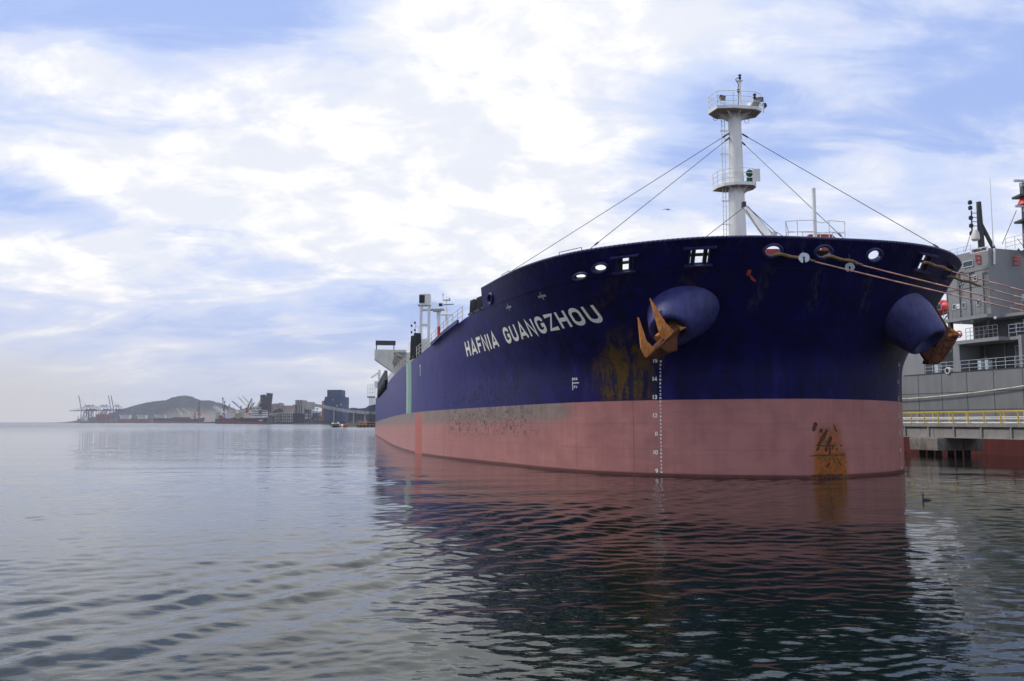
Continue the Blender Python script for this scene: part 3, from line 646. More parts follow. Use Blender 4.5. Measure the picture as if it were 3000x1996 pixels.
oct_ = [(-1.05, -1.0), (-1.05, .55), (-.75, 1.55), (.35, 1.68), (1.05, .9), (1.05, -.9), (.35, -1.68), (-.75, -1.55)]
platform('upper_platform', oct_, ZT)
rails('upper_railing', [(9 + x * .97, y * .97) for x, y in oct_], ZT + .2, .98, 3, mast, M['white'])
mb = MB()
for t in np.linspace(0, 2 * math.pi, 8, endpoint=False):
    c_, s_ = math.cos(t), math.sin(t); mb.prism([L(9 + c_ * .38, s_ * .38, ZT - .04), L(9 + c_ * .95, s_ * 1.2, ZT - .04), L(9 + c_ * .38, s_ * .38, ZT - .5)], [L(9 + c_ * .38 - s_ * .03, s_ * .38 + c_ * .03, ZT - .04), L(9 + c_ * .95 - s_ * .03, s_ * 1.2 + c_ * .03, ZT - .04), L(9 + c_ * .38 - s_ * .03, s_ * .38 + c_ * .03, ZT - .5)])
mb.build('platform_bracket', M['white'], mast)
dee = [(-.95, -.75), (-.95, 0), (-.82, .5), (-.4, 1.05), (.15, 1.25), (.9, 1.25), (1.0, .5), (.9, -.9), (.1, -1.22), (-.5, -1.15)]
platform('lower_platform', dee, ZL)
rails('lower_railing', [(9 + x * .97, y * .97) for x, y in dee], ZL + .2, .92, 3, mast, M['white'], skip=(5,))
mb = MB()
for t in (2.2, 2.9, 3.6, 4.3): 
    c_, s_ = math.cos(t), math.sin(t); mb.prism([L(9 + c_ * .48, s_ * .48, ZL - .04), L(9 + c_ * .9, s_ * .95, ZL - .04), L(9 + c_ * .48, s_ * .48, ZL - .42)], [L(9 + c_ * .48 - s_ * .03, s_ * .48 + c_ * .03, ZL - .04), L(9 + c_ * .9 - s_ * .03, s_ * .95 + c_ * .03, ZL - .04), L(9 + c_ * .48 - s_ * .03, s_ * .48 + c_ * .03, ZL - .42)])
mb.build('platform_bracket', M['white'], mast)
# lamp post on top with the lantern
zp0, zp1 = ZT + .2, zat(9, 0, 243); a_ = (8.7, -.30)
mb = MB(); mb.tube(L(*a_, zp0), L(*a_, zp1), .075, .06, 12); mb.lathe(L(*a_, zp1), [(.16, -.02), (.2, .03)], 14); mb.build('lamp_post', M['white'], mast, 40)
def lantern(u, v, z, k_, name='lantern', mat='black'):
    mb = MB(); mb.lathe(L(u, v, z), [(.13 * k_, 0), (.17 * k_, .06 * k_), (.12 * k_, .12 * k_), (.11 * k_, .28 * k_), (.18 * k_, .33 * k_), (.18 * k_, .40 * k_), (.11 * k_, .44 * k_), (.11 * k_, .60 * k_), (.2 * k_, .66 * k_), (.17 * k_, .74 * k_), (.05 * k_, .80 * k_)], 14)
    return mb.build(name, M[mat], mast, 40)
lantern(*a_, zp1 + .03, .56); lantern(8.0, -.95, ZT + .55, .62)
mb = MB(); mb.prism([L(8.35, -.6, ZT + .15), L(8.25, -1.3, ZT + .2), L(7.85, -1.25, ZT + .45), L(7.8, -.75, ZT + .42)], [L(8.35, -.6, ZT + .5), L(8.2, -1.32, ZT + .55), L(7.8, -1.25, ZT + .54), L(7.75, -.75, ZT + .54)]); mb.build('lamp_bracket', M['white'], mast)
mb = MB(); mb.line([L(a_[0], a_[1] + .16, zp0), L(a_[0] - .03, a_[1] + .13, zp0 + .7), L(a_[0], a_[1] + .14, zp1 - .5), L(a_[0], a_[1] + .1, zp1 - .2), L(a_[0], a_[1] + .3, zp1 + .1), L(a_[0], a_[1] + .12, zp1 + .25)], .025); mb.tube(L(a_[0], a_[1] + .14, zp1 - .75), L(a_[0], a_[1] + .14, zp1 - .55), .07, n=8); mb.build('cable', M['black'], mast)
def flood(u, v, z, yaw):
    d = Vector((math.cos(yaw), math.sin(yaw), -.35)).normalized(); c = Vector((u, v, z)); sdv = Vector((-math.sin(yaw), math.cos(yaw), 0)); up = d.cross(sdv)
    o = lambda q, a, b: [L(*(q + sdv * x * a + up * y * b)) for x, y in ((-1, -1), (1, -1), (1, 1), (-1, 1))]
    mb = MB(); mb.prism(o(c, .23, .15), o(c - d * .2, .14, .09)); f_ = mb.build('floodlight', M['black'], mast)
    mb = MB(); mb.line([L(*(c + sdv * .24)), L(u + sdv.x * .24, v + sdv.y * .24, z - .38), L(u - sdv.x * .24, v - sdv.y * .24, z - .38), L(*(c - sdv * .24))], .02); mb.build('lamp_yoke', M['white'], f_)
    mb = MB(); mb.mesh(o(c + d * .006, .18, .11), [(0, 1, 2, 3)]); mb.build('lens', M['soffit'], f_)
flood(8.0, 1.25, ZT + .62, 3.5); flood(8.1, -1.35, ZT + .72, 2.8); flood(8.6, -1.85, ZT + .5, 1.2)
for v_, u_ in ((1.1, 9.5), (-1.15, 9.6), (-.95, 8.2)):
    mb = MB(); mb.torus(L(u_, v_, ZT - .2), (.2, 1, 0), .14, .014, 16, 5); mb.build('cable_loop', M['black'], mast)
# lower platform gear: bell motor and horn box
mb = MB(); c = L(8.35, -.62, ZL + .2); mb.box(c + Vector((0, 0, .06)), (.5, .3, .12)); mb.lathe(c, [(.16, .1), (.2, .3), (.12, .42), (.22, .55), (.23, .75), (.12, .86), (.04, .9)], 14); mb.build('horn_motor', M['green'], mast, 40)
mb = MB(); c = L(8.3, -1.02, ZL + .65); o = lambda e, s_: [c + Vector((x * .22 * s_, e, y * .42 * s_)) for x, y in ((-1, -1), (1, -1), (1, 1), (-1, 1))]
mb.prism(o(.3, .55), o(-.25, 1.)); mb.build('horn', M['white'], mast)
# ladder up the mast
mb = MB(); lu, lv = 9.1, .72
for dv in (0, .26): mb.tube(L(lu, lv + dv * .8, 11.0), L(lu, lv + dv * .8 - .06, ZT), .025, n=6)
for z in np.arange(11.2, ZT, .30): mb.tube(L(lu, lv, z), L(lu, lv + .21, z), .013, n=5)
mb.build('ladder', M['white'], mast)
for z in np.arange(12.6, ZT - .3, 1.55):
    mb = MB(); mb.line([L(lu - .02, lv - .25, z), L(lu - .02, lv + .3, z), L(lu - .2, lv + .32, z), L(lu - .22, lv - .25, z)], .018); mb.build('ladder_bracket', M['white'], mast)
# stays
zs_ = zat(9, 0, 392)
def on_cap(side, u): i = i_of_u(u, HTOP); p = hpt(side, i, HTOP); return L(*(p - frame(side, i, 12)[3] * .2))
for side, u_, dz in ((1, 16.2, 0), (1, 3.3, -.3), (-1, .35, 0), (-1, -9, -.55)):
    a, b = L(9 - .1, side * .40, zs_ + dz), (on_cap(side, u_) if u_ > 0 else L(*(hpt(-1, i_of_v(1.0, HTOP), HTOP) + Vector((.2, 0, 0)))))
    mb = MB(); mb.tube(a, b, .021, n=6); d = (b - a).normalized()
    mb.tube(a + d * .1, a + d * .55, .055, n=8); mb.tube(b - d * .9, b - d * .6, .05, n=8); mb.build('stay', M['steelwire'], tanker)
def cable(p, q, name='wire', r=.022): mb = MB(); mb.tube(p, q, r, n=6); return mb.build(name, M['steelwire'], tanker)
# deck davit in front of the mast
A_, B_ = W(2180, 606, 51.2), W(2262, 705, 50.2)
mb = MB(); up_ = (0, -.3, 1)
d = (B_ - A_).normalized(); nrm = d.cross(Vector((0, 1, 0))).normalized(); nrm = nrm if nrm.z > 0 else -nrm
sec = lambda c, a, b: [c + nrm * a + Vector((0, -b, 0)), c + nrm * a + Vector((0, b, 0)), c - nrm * a + Vector((0, b, 0)), c - nrm * a + Vector((0, -b, 0))]
mb.prism(sec(A_, .10, .13), sec(A_ + d * 2.0, .22, .17)); mb.prism(sec(A_ + d * 2.0, .22, .17), sec(B_, .14, .17)); dv = mb.build('davit', M['white'], tanker)
mb = MB(); mb.prism([W(2250, 718, 50.3), W(2256, 690, 50.3), W(2266, 676, 50.3), W(2278, 682, 50.3), W(2270, 718, 50.3)], [W(2250, 718, 49.8), W(2256, 690, 49.8), W(2266, 676, 49.8), W(2278, 682, 49.8), W(2270, 718, 49.8)]); mb.build('davit_head', M['white'], dv)
mb = MB(); mb.bar(A_ + d * .1 + nrm * .16, B_ - d * .1 + nrm * .27, .12, .10); mb.build('davit_rail', M['dark'], dv)
mb = MB(); mb.box(A_ + Vector((-.02, 0, .12)), (.22, .3, .34)); mb.build('sheave', M['dark'], dv)
cable(A_ + Vector((-.1, 0, -.1)), W(2062, 699, 52)); cable(A_ + Vector((.1, 0, .1)), W(2268, 676, 50)); cable(A_, W(2242, 702, 49)); cable(W(2270, 678, 50), W(2312, 702, 47.5))
# look-out platform and pole at the tip of the bow
zf = 12.15; fr_ = [W(2303, 700, 45.2), W(2337, 700, 45.0), W(2387, 700, 44.9), W(2430, 700, 45.0), W(2476, 702, 45.3)]; bk = [W(2310, 702, 47.6), W(2352, 702, 47.8), W(2404, 703, 47.9), W(2440, 704, 47.8), W(2476, 705, 47.5)]
zt_ = W(2387, 645, 44.9).z
mb = MB()
loop = fr_ + bk[::-1]
for p in loop: mb.tube((p.x, p.y, zf), (p.x, p.y, zt_), .024, n=6)
for k_, n_ in ((1, 0), (.62, 0), (.25, 0)):
    z = zf + (zt_ - zf) * k_; lp = [Vector((p.x, p.y, z)) for p in loop]
    for i in range(len(lp)):
        a, b = lp[i], lp[(i + 1) % len(lp)]
        if i in (2, 5):      # chains slung across the gaps
            m1 = [a.lerp(b, t) - Vector((0, 0, .14 * math.sin(math.pi * t))) for t in np.linspace(0, 1, 7)]; mb.line(m1, .02, 5)
        else: mb.tube(a, b, .02, n=6)
mb.build('lookout_railing', M['white'], tanker)
mb = MB(); mb.prism([Vector((p.x, p.y, zf - .05)) for p in loop], [Vector((p.x, p.y, zf)) for p in loop]); mb.build('lookout_platform', M['dark'], tanker)
c = W(2388, 690, 46.3); mb = MB(); mb.tube((c.x, c.y, 11), (c.x, c.y, W(2387, 560, 46.3).z), .12, .10, 14); mb.tube((c.x, c.y, W(2387, 560, 46.3).z), (c.x, c.y, W(2387, 552, 46.3).z), .105, n=14); mb.build('jackstaff', M['white'], tanker, 40)
# windlasses
for (x0, x1, yt, Y, zb_) in ((2352, 2456, 686, 49.6, 10.9), (2236, 2292, 729, 50.6, 10.9), (1690, 1716, 812, 57, 10.9)):
    a, b = W(x0, yt, Y), W(x1, yt, Y); zt2 = a.z; mb = MB(); k_ = .18 * (b.x - a.x)
    mb.prism([(a.x, Y, zb_), (b.x, Y, zb_), (b.x - k_ * .4, Y, zt2 - .2), (b.x - k_, Y, zt2), (a.x + k_, Y, zt2), (a.x + k_ * .3, Y, zt2 - .3)], [(a.x, Y + 1.5, zb_), (b.x, Y + 1.5, zb_), (b.x - k_ * .4, Y + 1.5, zt2 - .2), (b.x - k_, Y + 1.5, zt2), (a.x + k_, Y + 1.5, zt2), (a.x + k_ * .3, Y + 1.5, zt2 - .3)])
    wl = mb.build('windlass', M['windlass'], tanker, bevel=.04)
    mb = MB(); mb.tube((a.x + .2, Y - .3, zb_ + 1), (b.x - .2, Y - .3, zb_ + 1), .42, n=20); mb.tube((a.x + .25, Y - .3, zb_ + 1), (a.x + .35, Y - .3, zb_ + 1), .7, n=20); mb.tube((b.x - .35, Y - .3, zb_ + 1), (b.x - .25, Y - .3, zb_ + 1), .7, n=20); mb.build('drum', M['windlass'], wl, 40)
# small handrail hoops on the bulwark cap
for u_ in (13.2, 7.9 - 2.6):
    a, b = on_cap(1, u_), on_cap(1, u_ - 1.6); mb = MB(); z = Vector((0, 0, .22)); mb.line([a, a + z, b + z, b], .02); mb.build('cap_hoop', M['dark'], tanker)
# wheel chocks and black ribbed fairlead covers along the deck edge
for u_, hh in ((19.1, 1.15), (20.6, 1.2), (22.1, 1.25), (42.4, 2.5), (44.6, 2.5)):
    i = i_of_u(u_, 9.5); p, T, U, N = frame(1, i, 9.5); z0 = zd(u_) + .05; mb = MB(); p = Vector((p.x, p.y, z0)); n0 = Vector((N.x, N.y, 0)).normalized()
    o = lambda t, w_, h0: [L(*(p + T * (t + dx) - n0 * w_ * k2 + Vector((0, 0, h0)))) for dx, k2 in ((-.5, 0), (.5, 0), (.5, 1), (-.5, 1))]
    mb.prism(o(0, .7, .25), o(0, .55, hh)); cv = mb.build('roller_cover', M['black'], tanker, bevel=.05)
    mb = MB()
    for dx in (-.45, -.15, .15, .45): mb.bar(L(*(p + T * dx + n0 * .04 + Vector((0, 0, .2)))), L(*(p + T * dx - n0 * .02 + Vector((0, 0, hh + .03)))), .09, .1)
    mb.build('rib', M['dark'], cv)
    mb = MB(); mb.bar(L(*(p - T * .6 + n0 * .08 + Vector((0, 0, .2)))), L(*(p + T * .6 + n0 * .08 + Vector((0, 0, .2)))), .16, .16); mb.build('foot_roller', M['black'], cv)
# deck edge railing
mb = MB(); us = list(np.arange(23.4, 44, 1.5)) + list(np.arange(45.5, 160, 2.2)); ps = []
for u_ in us:
    v_ = float(np.interp(u_, CT[:, 0], CT[:, 1])) - .15; ps.append(L(u_, v_, zd(u_)))
for a, b in zip(ps[:-1], ps[1:]):
    for h_ in (.4, .75, 1.1): mb.tube(a + Vector((0, 0, h_)), b + Vector((0, 0, h_)), .022, n=5)
for p in ps: mb.tube(p, p + Vector((0, 0, 1.1)), .03, n=5)
mb.build('deck_railing', M['cream'], tanker)
mb = MB(); v_ = [(u_, float(np.interp(u_, CT[:, 0], CT[:, 1])) + .05, zd(u_)) for u_ in np.linspace(24, 33, 12)]
for a, b in zip(v_[:-1], v_[1:]): mb.bar(L(*a), L(*b), .16, .28)
mb.build('rubbing_bar', M['bolster'], tanker)
# white light tower on the main deck
def tower():
    Y = 110.; bx = [W(1227, 893, Y), W(1258, 893, Y)]; zt3, zb3 = W(0, 862, Y).z, W(0, 891, Y).z; x0, x1 = bx[0].x, bx[1].x
    mb = MB()
    for x in (x0 + .25, x1 - .1):
        for y in (Y, Y + 1.1): mb.bar((x, y, 8.8), (x, y, zb3), .24, .24)
    for z in np.arange(9.6, zb3 - .6, 2.0):
        for y in (Y, Y + 1.1): mb.bar((x0 + .25, y, z), (x1 - .1, y, z), .14, .2)
        mb.bar((x0 + .25, Y, z), (x1 - .1, Y, z + (1.6 if z < 12 else .0)), .1, .12)
    t_ = mb.build('vent_tower', M['white'], tanker)
    mb = MB(); mb.box(((x0 + x1) / 2 + .1, Y + .55, (zt3 + zb3) / 2), (x1 - x0, 1.5, zt3 - zb3)); mb.box(((x0 + x1) / 2, Y + .55, zb3 - .1), (x1 - x0 + .25, 1.6, .12)); mb.build('tower_box', M['white'], t_)
    mb = MB(); mb.box((x0 + .42, Y - .22, (zt3 + zb3) / 2 - .02), (.72, .06, (zt3 - zb3) * .8)); mb.build('louvre', M['black'], t_)
tower()
def crane_post():
    Y = 170.; x = W(1285, 900, Y).x; z0, z1 = 8.6, W(0, 906, Y).z; mb = MB(); mb.tube((x, Y, z0), (x, Y, z1), .42, .38, 16); c_ = mb.build('crane_post', M['white'], tanker, 40)
    mb = MB(); mb.box((x - .3, Y, z1 - .1), (2.9, 2.4, .2)); mb.box((x - .3, Y, z1 - .35), (1.6, 1.6, .3)); mb.build('post_platform', M['white'], c_)
    mb = MB()
    for k_ in np.linspace(-1.7, 1.1, 5): mb.tube((x + k_, Y - 1.2, z1), (x + k_, Y - 1.2, z1 + 1.1), .03, n=5)
    for h_ in (.4, .75, 1.1): mb.tube((x - 1.7, Y - 1.2, z1 + h_), (x + 1.1, Y - 1.2, z1 + h_), .03, n=5)
    mb.build('post_railing', M['white'], c_)
    for dx in (-1.8, .5): mb = MB(); mb.box((x + dx, Y - 1.3, z1 + .7), (.7, .3, .55)); mb.build('floodlight', M['black'], c_)
crane_post()
# bridge, wings and radar mast far aft
mb = MB(); zt4 = 20.0
pr = [(168, -15, 8.4), (168, 15, 8.4)]
o = lambda u_, v_, z: L(u_, v_, z)
mb.prism([o(168, -15, 8.3), o(168, 15, 8.3), o(188, 14, 8.3), o(188, -14, 8.3)], [o(168, -15, zt4), o(168, 15, zt4), o(188, 14, zt4), o(188, -14, zt4)]); br = mb.build('deckhouse', M['cream'], tanker)
zw1, zw0 = W(0, 1025, 208).z, W(0, 1053, 208).z
mb = MB()
pf = [(19.6, zw1), (19.6, zw0), (15., zw0 - 3.2), (12., zw0 - 3.6), (12., zw1)]
mb.prism([o(168, -v_, z) for v_, z in pf], [o(171.5, -v_, z) for v_, z in pf]); mb.build('bridge_wing', M['cream'], br); mb = MB()
mb.prism([o(168, v_, z) for v_, z in pf], [o(171.5, v_, z) for v_, z in pf]); wg = mb.build('bridge_wing', M['cream'], br)
mb = MB(); mb.box(o(167.9, 13.9, zw0 - .6), (2.6, .3, 1.1), PHI); mb.build('wing_opening', M['soffit'], wg)
mb = MB(); mb.prism([o(168, v_, zw1 + 1.2) for v_ in (19.4, 14.6)] + [o(170, v_, zw1 + 1.2) for v_ in (14.6, 19.4)], [o(168, v_, zw1 + 2.2) for v_ in (19.4, 14.6)] + [o(170, v_, zw1 + 2.2) for v_ in (14.6, 19.4)])
for v_ in (19.2, 15): mb.bar(o(168.2, v_, zw1), o(168.2, v_, zw1 + 1.3), .2, .2)
mb.build('wing_roof', M['dark'], wg)
mb = MB(); mb.prism([o(169, v_, zt4 + d_) for v_, d_ in ((-11, 0), (11, 0), (11, 2.8), (-11, 2.8))], [o(176, v_, zt4 + d_) for v_, d_ in ((-11, 0), (11, 0), (11, 2.8), (-11, 2.8))]); mb.build('wheelhouse', M['cream'], br)
def radar():
    Y = 217.; x = W(1308, 900, Y).x; mb = MB(); z1 = W(0, 905, Y).z; z2 = W(0, 870, Y).z
    mb.tube((x, Y, 22), (x, Y, z1), .4, .28, 10); mb.tube((x, Y, z1), (x, Y, z2), .12, .08, 8); rm = mb.build('radar_mast', M['white'], br, 40)
    mb = MB(); mb.box((x, Y, z1 - 1.6), (3.0, 2, .2)); mb.box((x, Y, z2 - .8), (1.6, 1., .15))
    for dx in (-1.4, -.7, 0, .7, 1.4): mb.tube((x + dx, Y - .95, z1 - 1.5), (x + dx, Y - .95, z1 - .4), .035, n=5)
    mb.tube((x - 1.4, Y - .95, z1 - .4), (x + 1.4, Y - .95, z1 - .4), .035, n=5); mb.build('radar_platform', M['white'], rm)
    mb = MB(); mb.bar((x - 1.1, Y - .6, z1 + .9), (x + 1.9, Y - .6, z1 + 1.1), .22, .2); mb.build('radar_scanner', M['dark'], rm)
    mb = MB()
    for dx, h_ in ((-.9, 2.6), (.7, 1.6), (.9, 1.2)): mb.bar((x, Y, z2 - 1), (x + dx, Y, z2 - 1), .08, .08); mb.tube((x + dx, Y, z2 - 1), (x + dx, Y, z2 + h_ - 2.), .05, n=5); mb.box((x + dx, Y, z2 + h_ - 2.), (.25, .2, .3))
    mb.build('signal_light', M['dark'], rm)
radar()
def lightmast():
    Y = 185.; x = W(1217, 960, Y).x; mb = MB(); z1 = W(0, 944, Y).z; mb.tube((x, Y, 8.4), (x, Y, z1), .12, .08, 6); mb.tube((x - .8, Y, 8.4), (x - .8, Y, z1 + .6), .05, n=5); mb.line([(x, Y, z1 - 1.), (x + .7, Y, z1 - 1.), (x + .7, Y, 8.4)], .05); lm = mb.build('signal_mast', M['white'], tanker)
    mb = MB()
    for k_, y_ in enumerate((946, 955, 968, 974, 990)): mb.box((x - (.8 if k_ % 2 else .1), Y - .2, W(0, y_, Y).z), (.38, .3, .42))
    mb.build('signal_light', M['black'], lm)
lightmast()
# hoses and gangway hanging over the side aft
mb = MB()
for k_ in range(9): u_ = 92 + k_ * 5.; mb.bar(L(u_, 19.45, zd(u_) - .1), L(u_ + 2, 19.45, zd(u_) + 1.5), .5, 1.8)
mb.build('edge_fender', M['black'], tanker)
mb = MB(); ug = 163.5
for k_ in range(6): mb.tube(L(ug, 19.6 + k_ * .24, 2.6), L(ug, 19.5 + k_ * .26, 9.0), .055, n=5)
for z in (2.6, 8.9): mb.bar(L(ug, 19.4, z), L(ug, 21.3, z), .2, .3)
gw = mb.build('accommodation_ladder', M['dark'], tanker)
mb = MB()
for k_ in np.linspace(0, 1, 4):
    for d_ in (0, 2): mb.tube(L(ug + d_, 19.5 + 1.7 * k_, 9.1), L(ug + d_, 19.5 + 1.7 * k_, 11.8), .06, n=5)
for z in (10, 10.9, 11.8): mb.tube(L(ug, 19.5, z), L(ug, 21.2, z), .06, n=5)
mb.build('ladder_cage', M['white'], gw)
mb = MB(); mb.tube(L(ug + 3, 18.5, 8.6), L(ug + 3, 18.5, 15.5), .3, n=8); mb.bar(L(ug + 3, 18.5, 15.), L(ug + 3, 20.4, 13.6), .3, .3); mb.box(L(ug + 3, 18.8, 12), (1.4, 1.4, 1.6)); mb.build('ladder_davit', M['white'], tanker)
mb = MB(); mb.line([L(30.6, 17.2, zd(30.6) + k_ * .2) for k_ in (1, 2, 3, 4, 5)], .14); mb.build('fire_box', M['red'], tanker)
# ------------------------------------------------------------------ mooring lines with canvas sleeves and rat guards
E1 = Vector((45, 42, 4.6))
def rope(start, sleeve_end, end, label):
    a, b, e = Vector(start), Vector(sleeve_end), Vector(end); t = thing('mooring_rope', label, 'rope', a, 'mooring ropes of the navy tanker')
    sag = lambda f: b.lerp(e, f) - Vector((0, 0, .55 * 4 * f * (1 - f) * .4))
    mb = MB(); mb.line([sag(f) for f in np.linspace(0, 1, 22)], .034, 6); mb.build('rope', M['rope'], t, True)
    pts = [a.lerp(b, f) + Vector((0, 0, .05 * math.sin(f * 9) + .1 * math.sin(math.pi * f))) for f in np.linspace(0, 1, 9)]
    mb = MB(); mb.line(pts, .085, 8); mb.tube(pts[-1], pts[-1] + (e - b).normalized() * .25, .06, n=8); mb.build('chafe_sleeve', M['sleeve'], t, 60)
    return b, (e - b).normalized()
def chock(side, v, z, out=.15): i = i_of_v(v, z); p, T, U, N = frame(side, i, z); return L(*(p + N * out - U * .12))
def on_line(px, py, a, e):
    """point of the line a-e (seen from above) under a given bearing"""
    k_ = (px - CX) / F; t_ = (k_ * a.y - a.x) / ((e.x - a.x) - k_ * (e.y - a.y)); p = a.lerp(e, t_); return W(px, py, p.y)
s1 = chock(1, 3.05, 11.75); b1, d1 = rope(s1, on_line(2374, 764, s1, E1), W(4178, 1158, 42), 'lower pink mooring rope running from the red-lit oval opening through the big round rat guard')
s2 = chock(1, .30, 11.72); b2, d2 = rope(s2, on_line(2512, 774, s2, E1), W(4178, 1152, 42), 'pink mooring rope from the middle oval opening, passing the bent rat guard')
s3 = chock(-1, 6.3, 11.75, .0); b3, d3 = rope(s3, on_line(2775, 792, s3, E1), W(4178, 1128, 42), 'topmost pink mooring rope leading right past the grey ship')
s4 = chock(-1, 9.6, 11.5, .0); b4, d4 = rope(s4, on_line(2860, 836, s4, E1), W(4178, 1150, 42), 'pink mooring rope with the long sleeve ending in front of the grey ship')
def guard(c, d, label, rad, hang, bent):
    t = thing('rat_guard', label, 'rat guard', c, 'rat guards on the mooring ropes'); d = Vector(d).normalized()
    if bent: d = (d + Vector((-.0, .9, .45))).normalized()
    else: d = Vector((-.25, -1, .12)).normalized()
    a = d.orthogonal().normalized(); a = (Vector((0, 0, 1)) - d * d.z).normalized(); b = d.cross(a); n1 = 36; out = []
    for i in range(n1 + 1):
        t_ = math.pi + .22 + (2 * math.pi - .44) * i / n1; out.append((a * math.cos(t_) + b * math.sin(t_)) * rad * (1 + .03 * math.sin(5 * t_)))
    inn = [(a * math.cos(t_) + b * math.sin(t_)) * rad * .26 for t_ in np.linspace(math.pi - .5, -math.pi + .5, 14)]
    ol = [Vector(c) + p for p in out + (inn[:] if True else [])]; mb = MB(); n2 = len(ol)
    fr2, bk2 = [p - d * .02 for p in ol], [p + d * .02 for p in ol]
    m_ = n1 + 1; V = fr2 + bk2; Fq = []
    for i in range(n1):
        j, j2 = m_ + min(13, int((1 - i / n1) * 13)), m_ + min(13, int((1 - (i + 1) / n1) * 13))
        f_ = [i, i + 1, j2] + ([j] if j != j2 else []); Fq += [tuple(f_), tuple(n2 + q for q in f_[::-1])]
    Fq += [(i, (i + 1) % n2, n2 + (i + 1) % n2, n2 + i) for i in range(n2)]
    mb.mesh(V, Fq); mb.build('disc', M['galv'], t)
    mb = MB(); mb.tube(Vector(c) + a * rad, hang, .014, n=5); mb.build('lanyard', M['steelwire'], t)
g1 = on_line(2353, 757, s1, E1); guard(g1 - Vector((0, .12, 0)), (1, .3, -.2), 'round white rat guard disc hanging on the lower rope', .27, Vector(W(2337, 702, 44.7)), False)
g2 = on_line(2487, 778, s2, E1); guard(g2 - Vector((0, .1, .12)), (.3, .8, .3), 'bent pale rat guard plate hanging below the middle oval opening', .24, Vector(W(2482, 708, 45.0)), True)
# ================================================================== GREY SHIP beyond the jetty
GA, GD = Vector((41.25, 90, 0)), Vector((.3, -.954, 0)).normalized(); GN = Vector((.954, .3, 0)).normalized()   # along the side towards us; inboard
gship = thing('grey_ship', 'dull grey cargo ship with red bottom moored behind the yellow railed jetty', 'ship', tuple(GA))
Q = lambda t, n, z: GA + GD * t + GN * n + Vector((0, 0, z))
def gt(px):       # position along the side seen at a pixel column
    k_ = (px - CX) / F; return (k_ * GA.y - GA.x) / (GD.x - k_ * GD.y)
def gz(px, py): return W(px, py, (GA + GD * gt(px)).y).z
zdk = gz(2800, 1091)
mb = MB(); st = [(-150, 10), (-130, 2.5), (-100, 0), (30, 0), (60, 2), (75, 9)]
V = []
for z in (-1, 0, 2.35): V += [Q(t, n, z) for t, n in st]
n_ = len(st); mb.mesh(V, [(r * n_ + i, r * n_ + i + 1, (r + 1) * n_ + i + 1, (r + 1) * n_ + i) for r in range(2) for i in range(n_ - 1)]); mb.build('bottom', M['antifoul'], gship)
mb = MB(); V = []
for z in (2.35, zdk): V += [Q(t, n, z) for t, n in st]
mb.mesh(V, [(i, i + 1, n_ + i + 1, n_ + i) for i in range(n_ - 1)]); mb.prism([Q(t, n, zdk - .2) for t, n in st] + [Q(75, 28, zdk - .2), Q(-150, 28, zdk - .2)], [Q(t, n + .1, zdk - .01) for t, n in st] + [Q(75, 28, zdk - .01), Q(-150, 28, zdk - .01)]); gh = mb.build('hull', M['grey'], gship)
mb = MB(); mb.bar(Q(gt(2650), -.03, zdk + .02), Q(30, -.03, zdk + .02), .06, .05); mb.build('sheer_strake', M['greydk'], gship)
t0, tc = gt(2790), gt(2915); ztop = gz(2900, 730)
zA, zB = gz(2850, 930), gz(2870, 995)          # two overhanging galleries
# house: lower recess, solid tiers above
def wall(ta, tb, na, nb_, z0, z1, name='house_wall', mat='greylt', par=None):
    mb = MB(); mb.prism([Q(ta, na, z0), Q(tb, na, z0), Q(tb, nb_, z0), Q(ta, nb_, z0)], [Q(ta, na, z1), Q(tb, na, z1), Q(tb, nb_, z1), Q(ta, nb_, z1)]); return mb.build(name, M[mat], par or gship)
house = wall(t0, tc, .0, 22, zA + .0, ztop)
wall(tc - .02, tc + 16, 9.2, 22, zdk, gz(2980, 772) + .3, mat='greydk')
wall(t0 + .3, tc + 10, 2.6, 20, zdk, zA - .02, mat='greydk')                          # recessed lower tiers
pA = wall(t0 - .1, tc + .2, -.75, 3, zA - .32, zA, 'gallery', 'greylt'); wall(tc + .2, tc + 14, 1.0, 10, zA - .30, zA - .02, 'gallery', 'greylt')
pB = wall(gt(2815), tc + 1.2, -.6, 3, zB - .34, zB, 'gallery', 'greylt'); wall(tc + 1.2, tc + 14, .6, 10, zB - .32, zB - .02, 'gallery', 'greylt')
wall(gt(2796), gt(2815), .0, 2.6, zdk, zB, 'pillar', 'greylt'); wall(gt(2640), gt(2711), .0, 8, zdk, gz(2650, 1035), 'deck_screen', 'greylt')
wall(gt(2990), gt(2999), .0, 1.2, zdk, zB, 'pillar', 'greylt'); wall(gt(2786) - .1, gt(2792), .05, .4, zdk + 2, gz(2790, 843), 'king_post', 'greydk')
def grails(ta, tb, n, z, h_, k_, step, mat='galv', r=.022, name='railing'):
    mb = MB()
    for j in range(1, k_ + 1): mb.tube(Q(ta, n, z + h_ * j / k_), Q(tb, n, z + h_ * j / k_), r, n=5)
    for t in np.linspace(ta, tb, max(2, int(abs(tb - ta) / step) + 1)): mb.tube(Q(t, n, z), Q(t, n, z + h_), r * 1.2, n=5)
    return mb.build(name, M[mat], gship)
grails(gt(2714), gt(2796), -.02, zdk, 1.05, 3, .75); grails(gt(2817), 22, -.02, zdk, 1.05, 3, 1.0)
grails(t0, tc, -.7, zA, 1.1, 3, .5, 'greylt'); grails(tc + 1, tc + 12, 1.2, zA, 1.1, 3, 1.2, 'grey'); grails(gt(2850), tc + 1.1, -.55, zB, 1.1, 3, .5, 'grey'); grails(tc + 1.2, tc + 12, .65, zB, 1.1, 3, .8, 'galv')
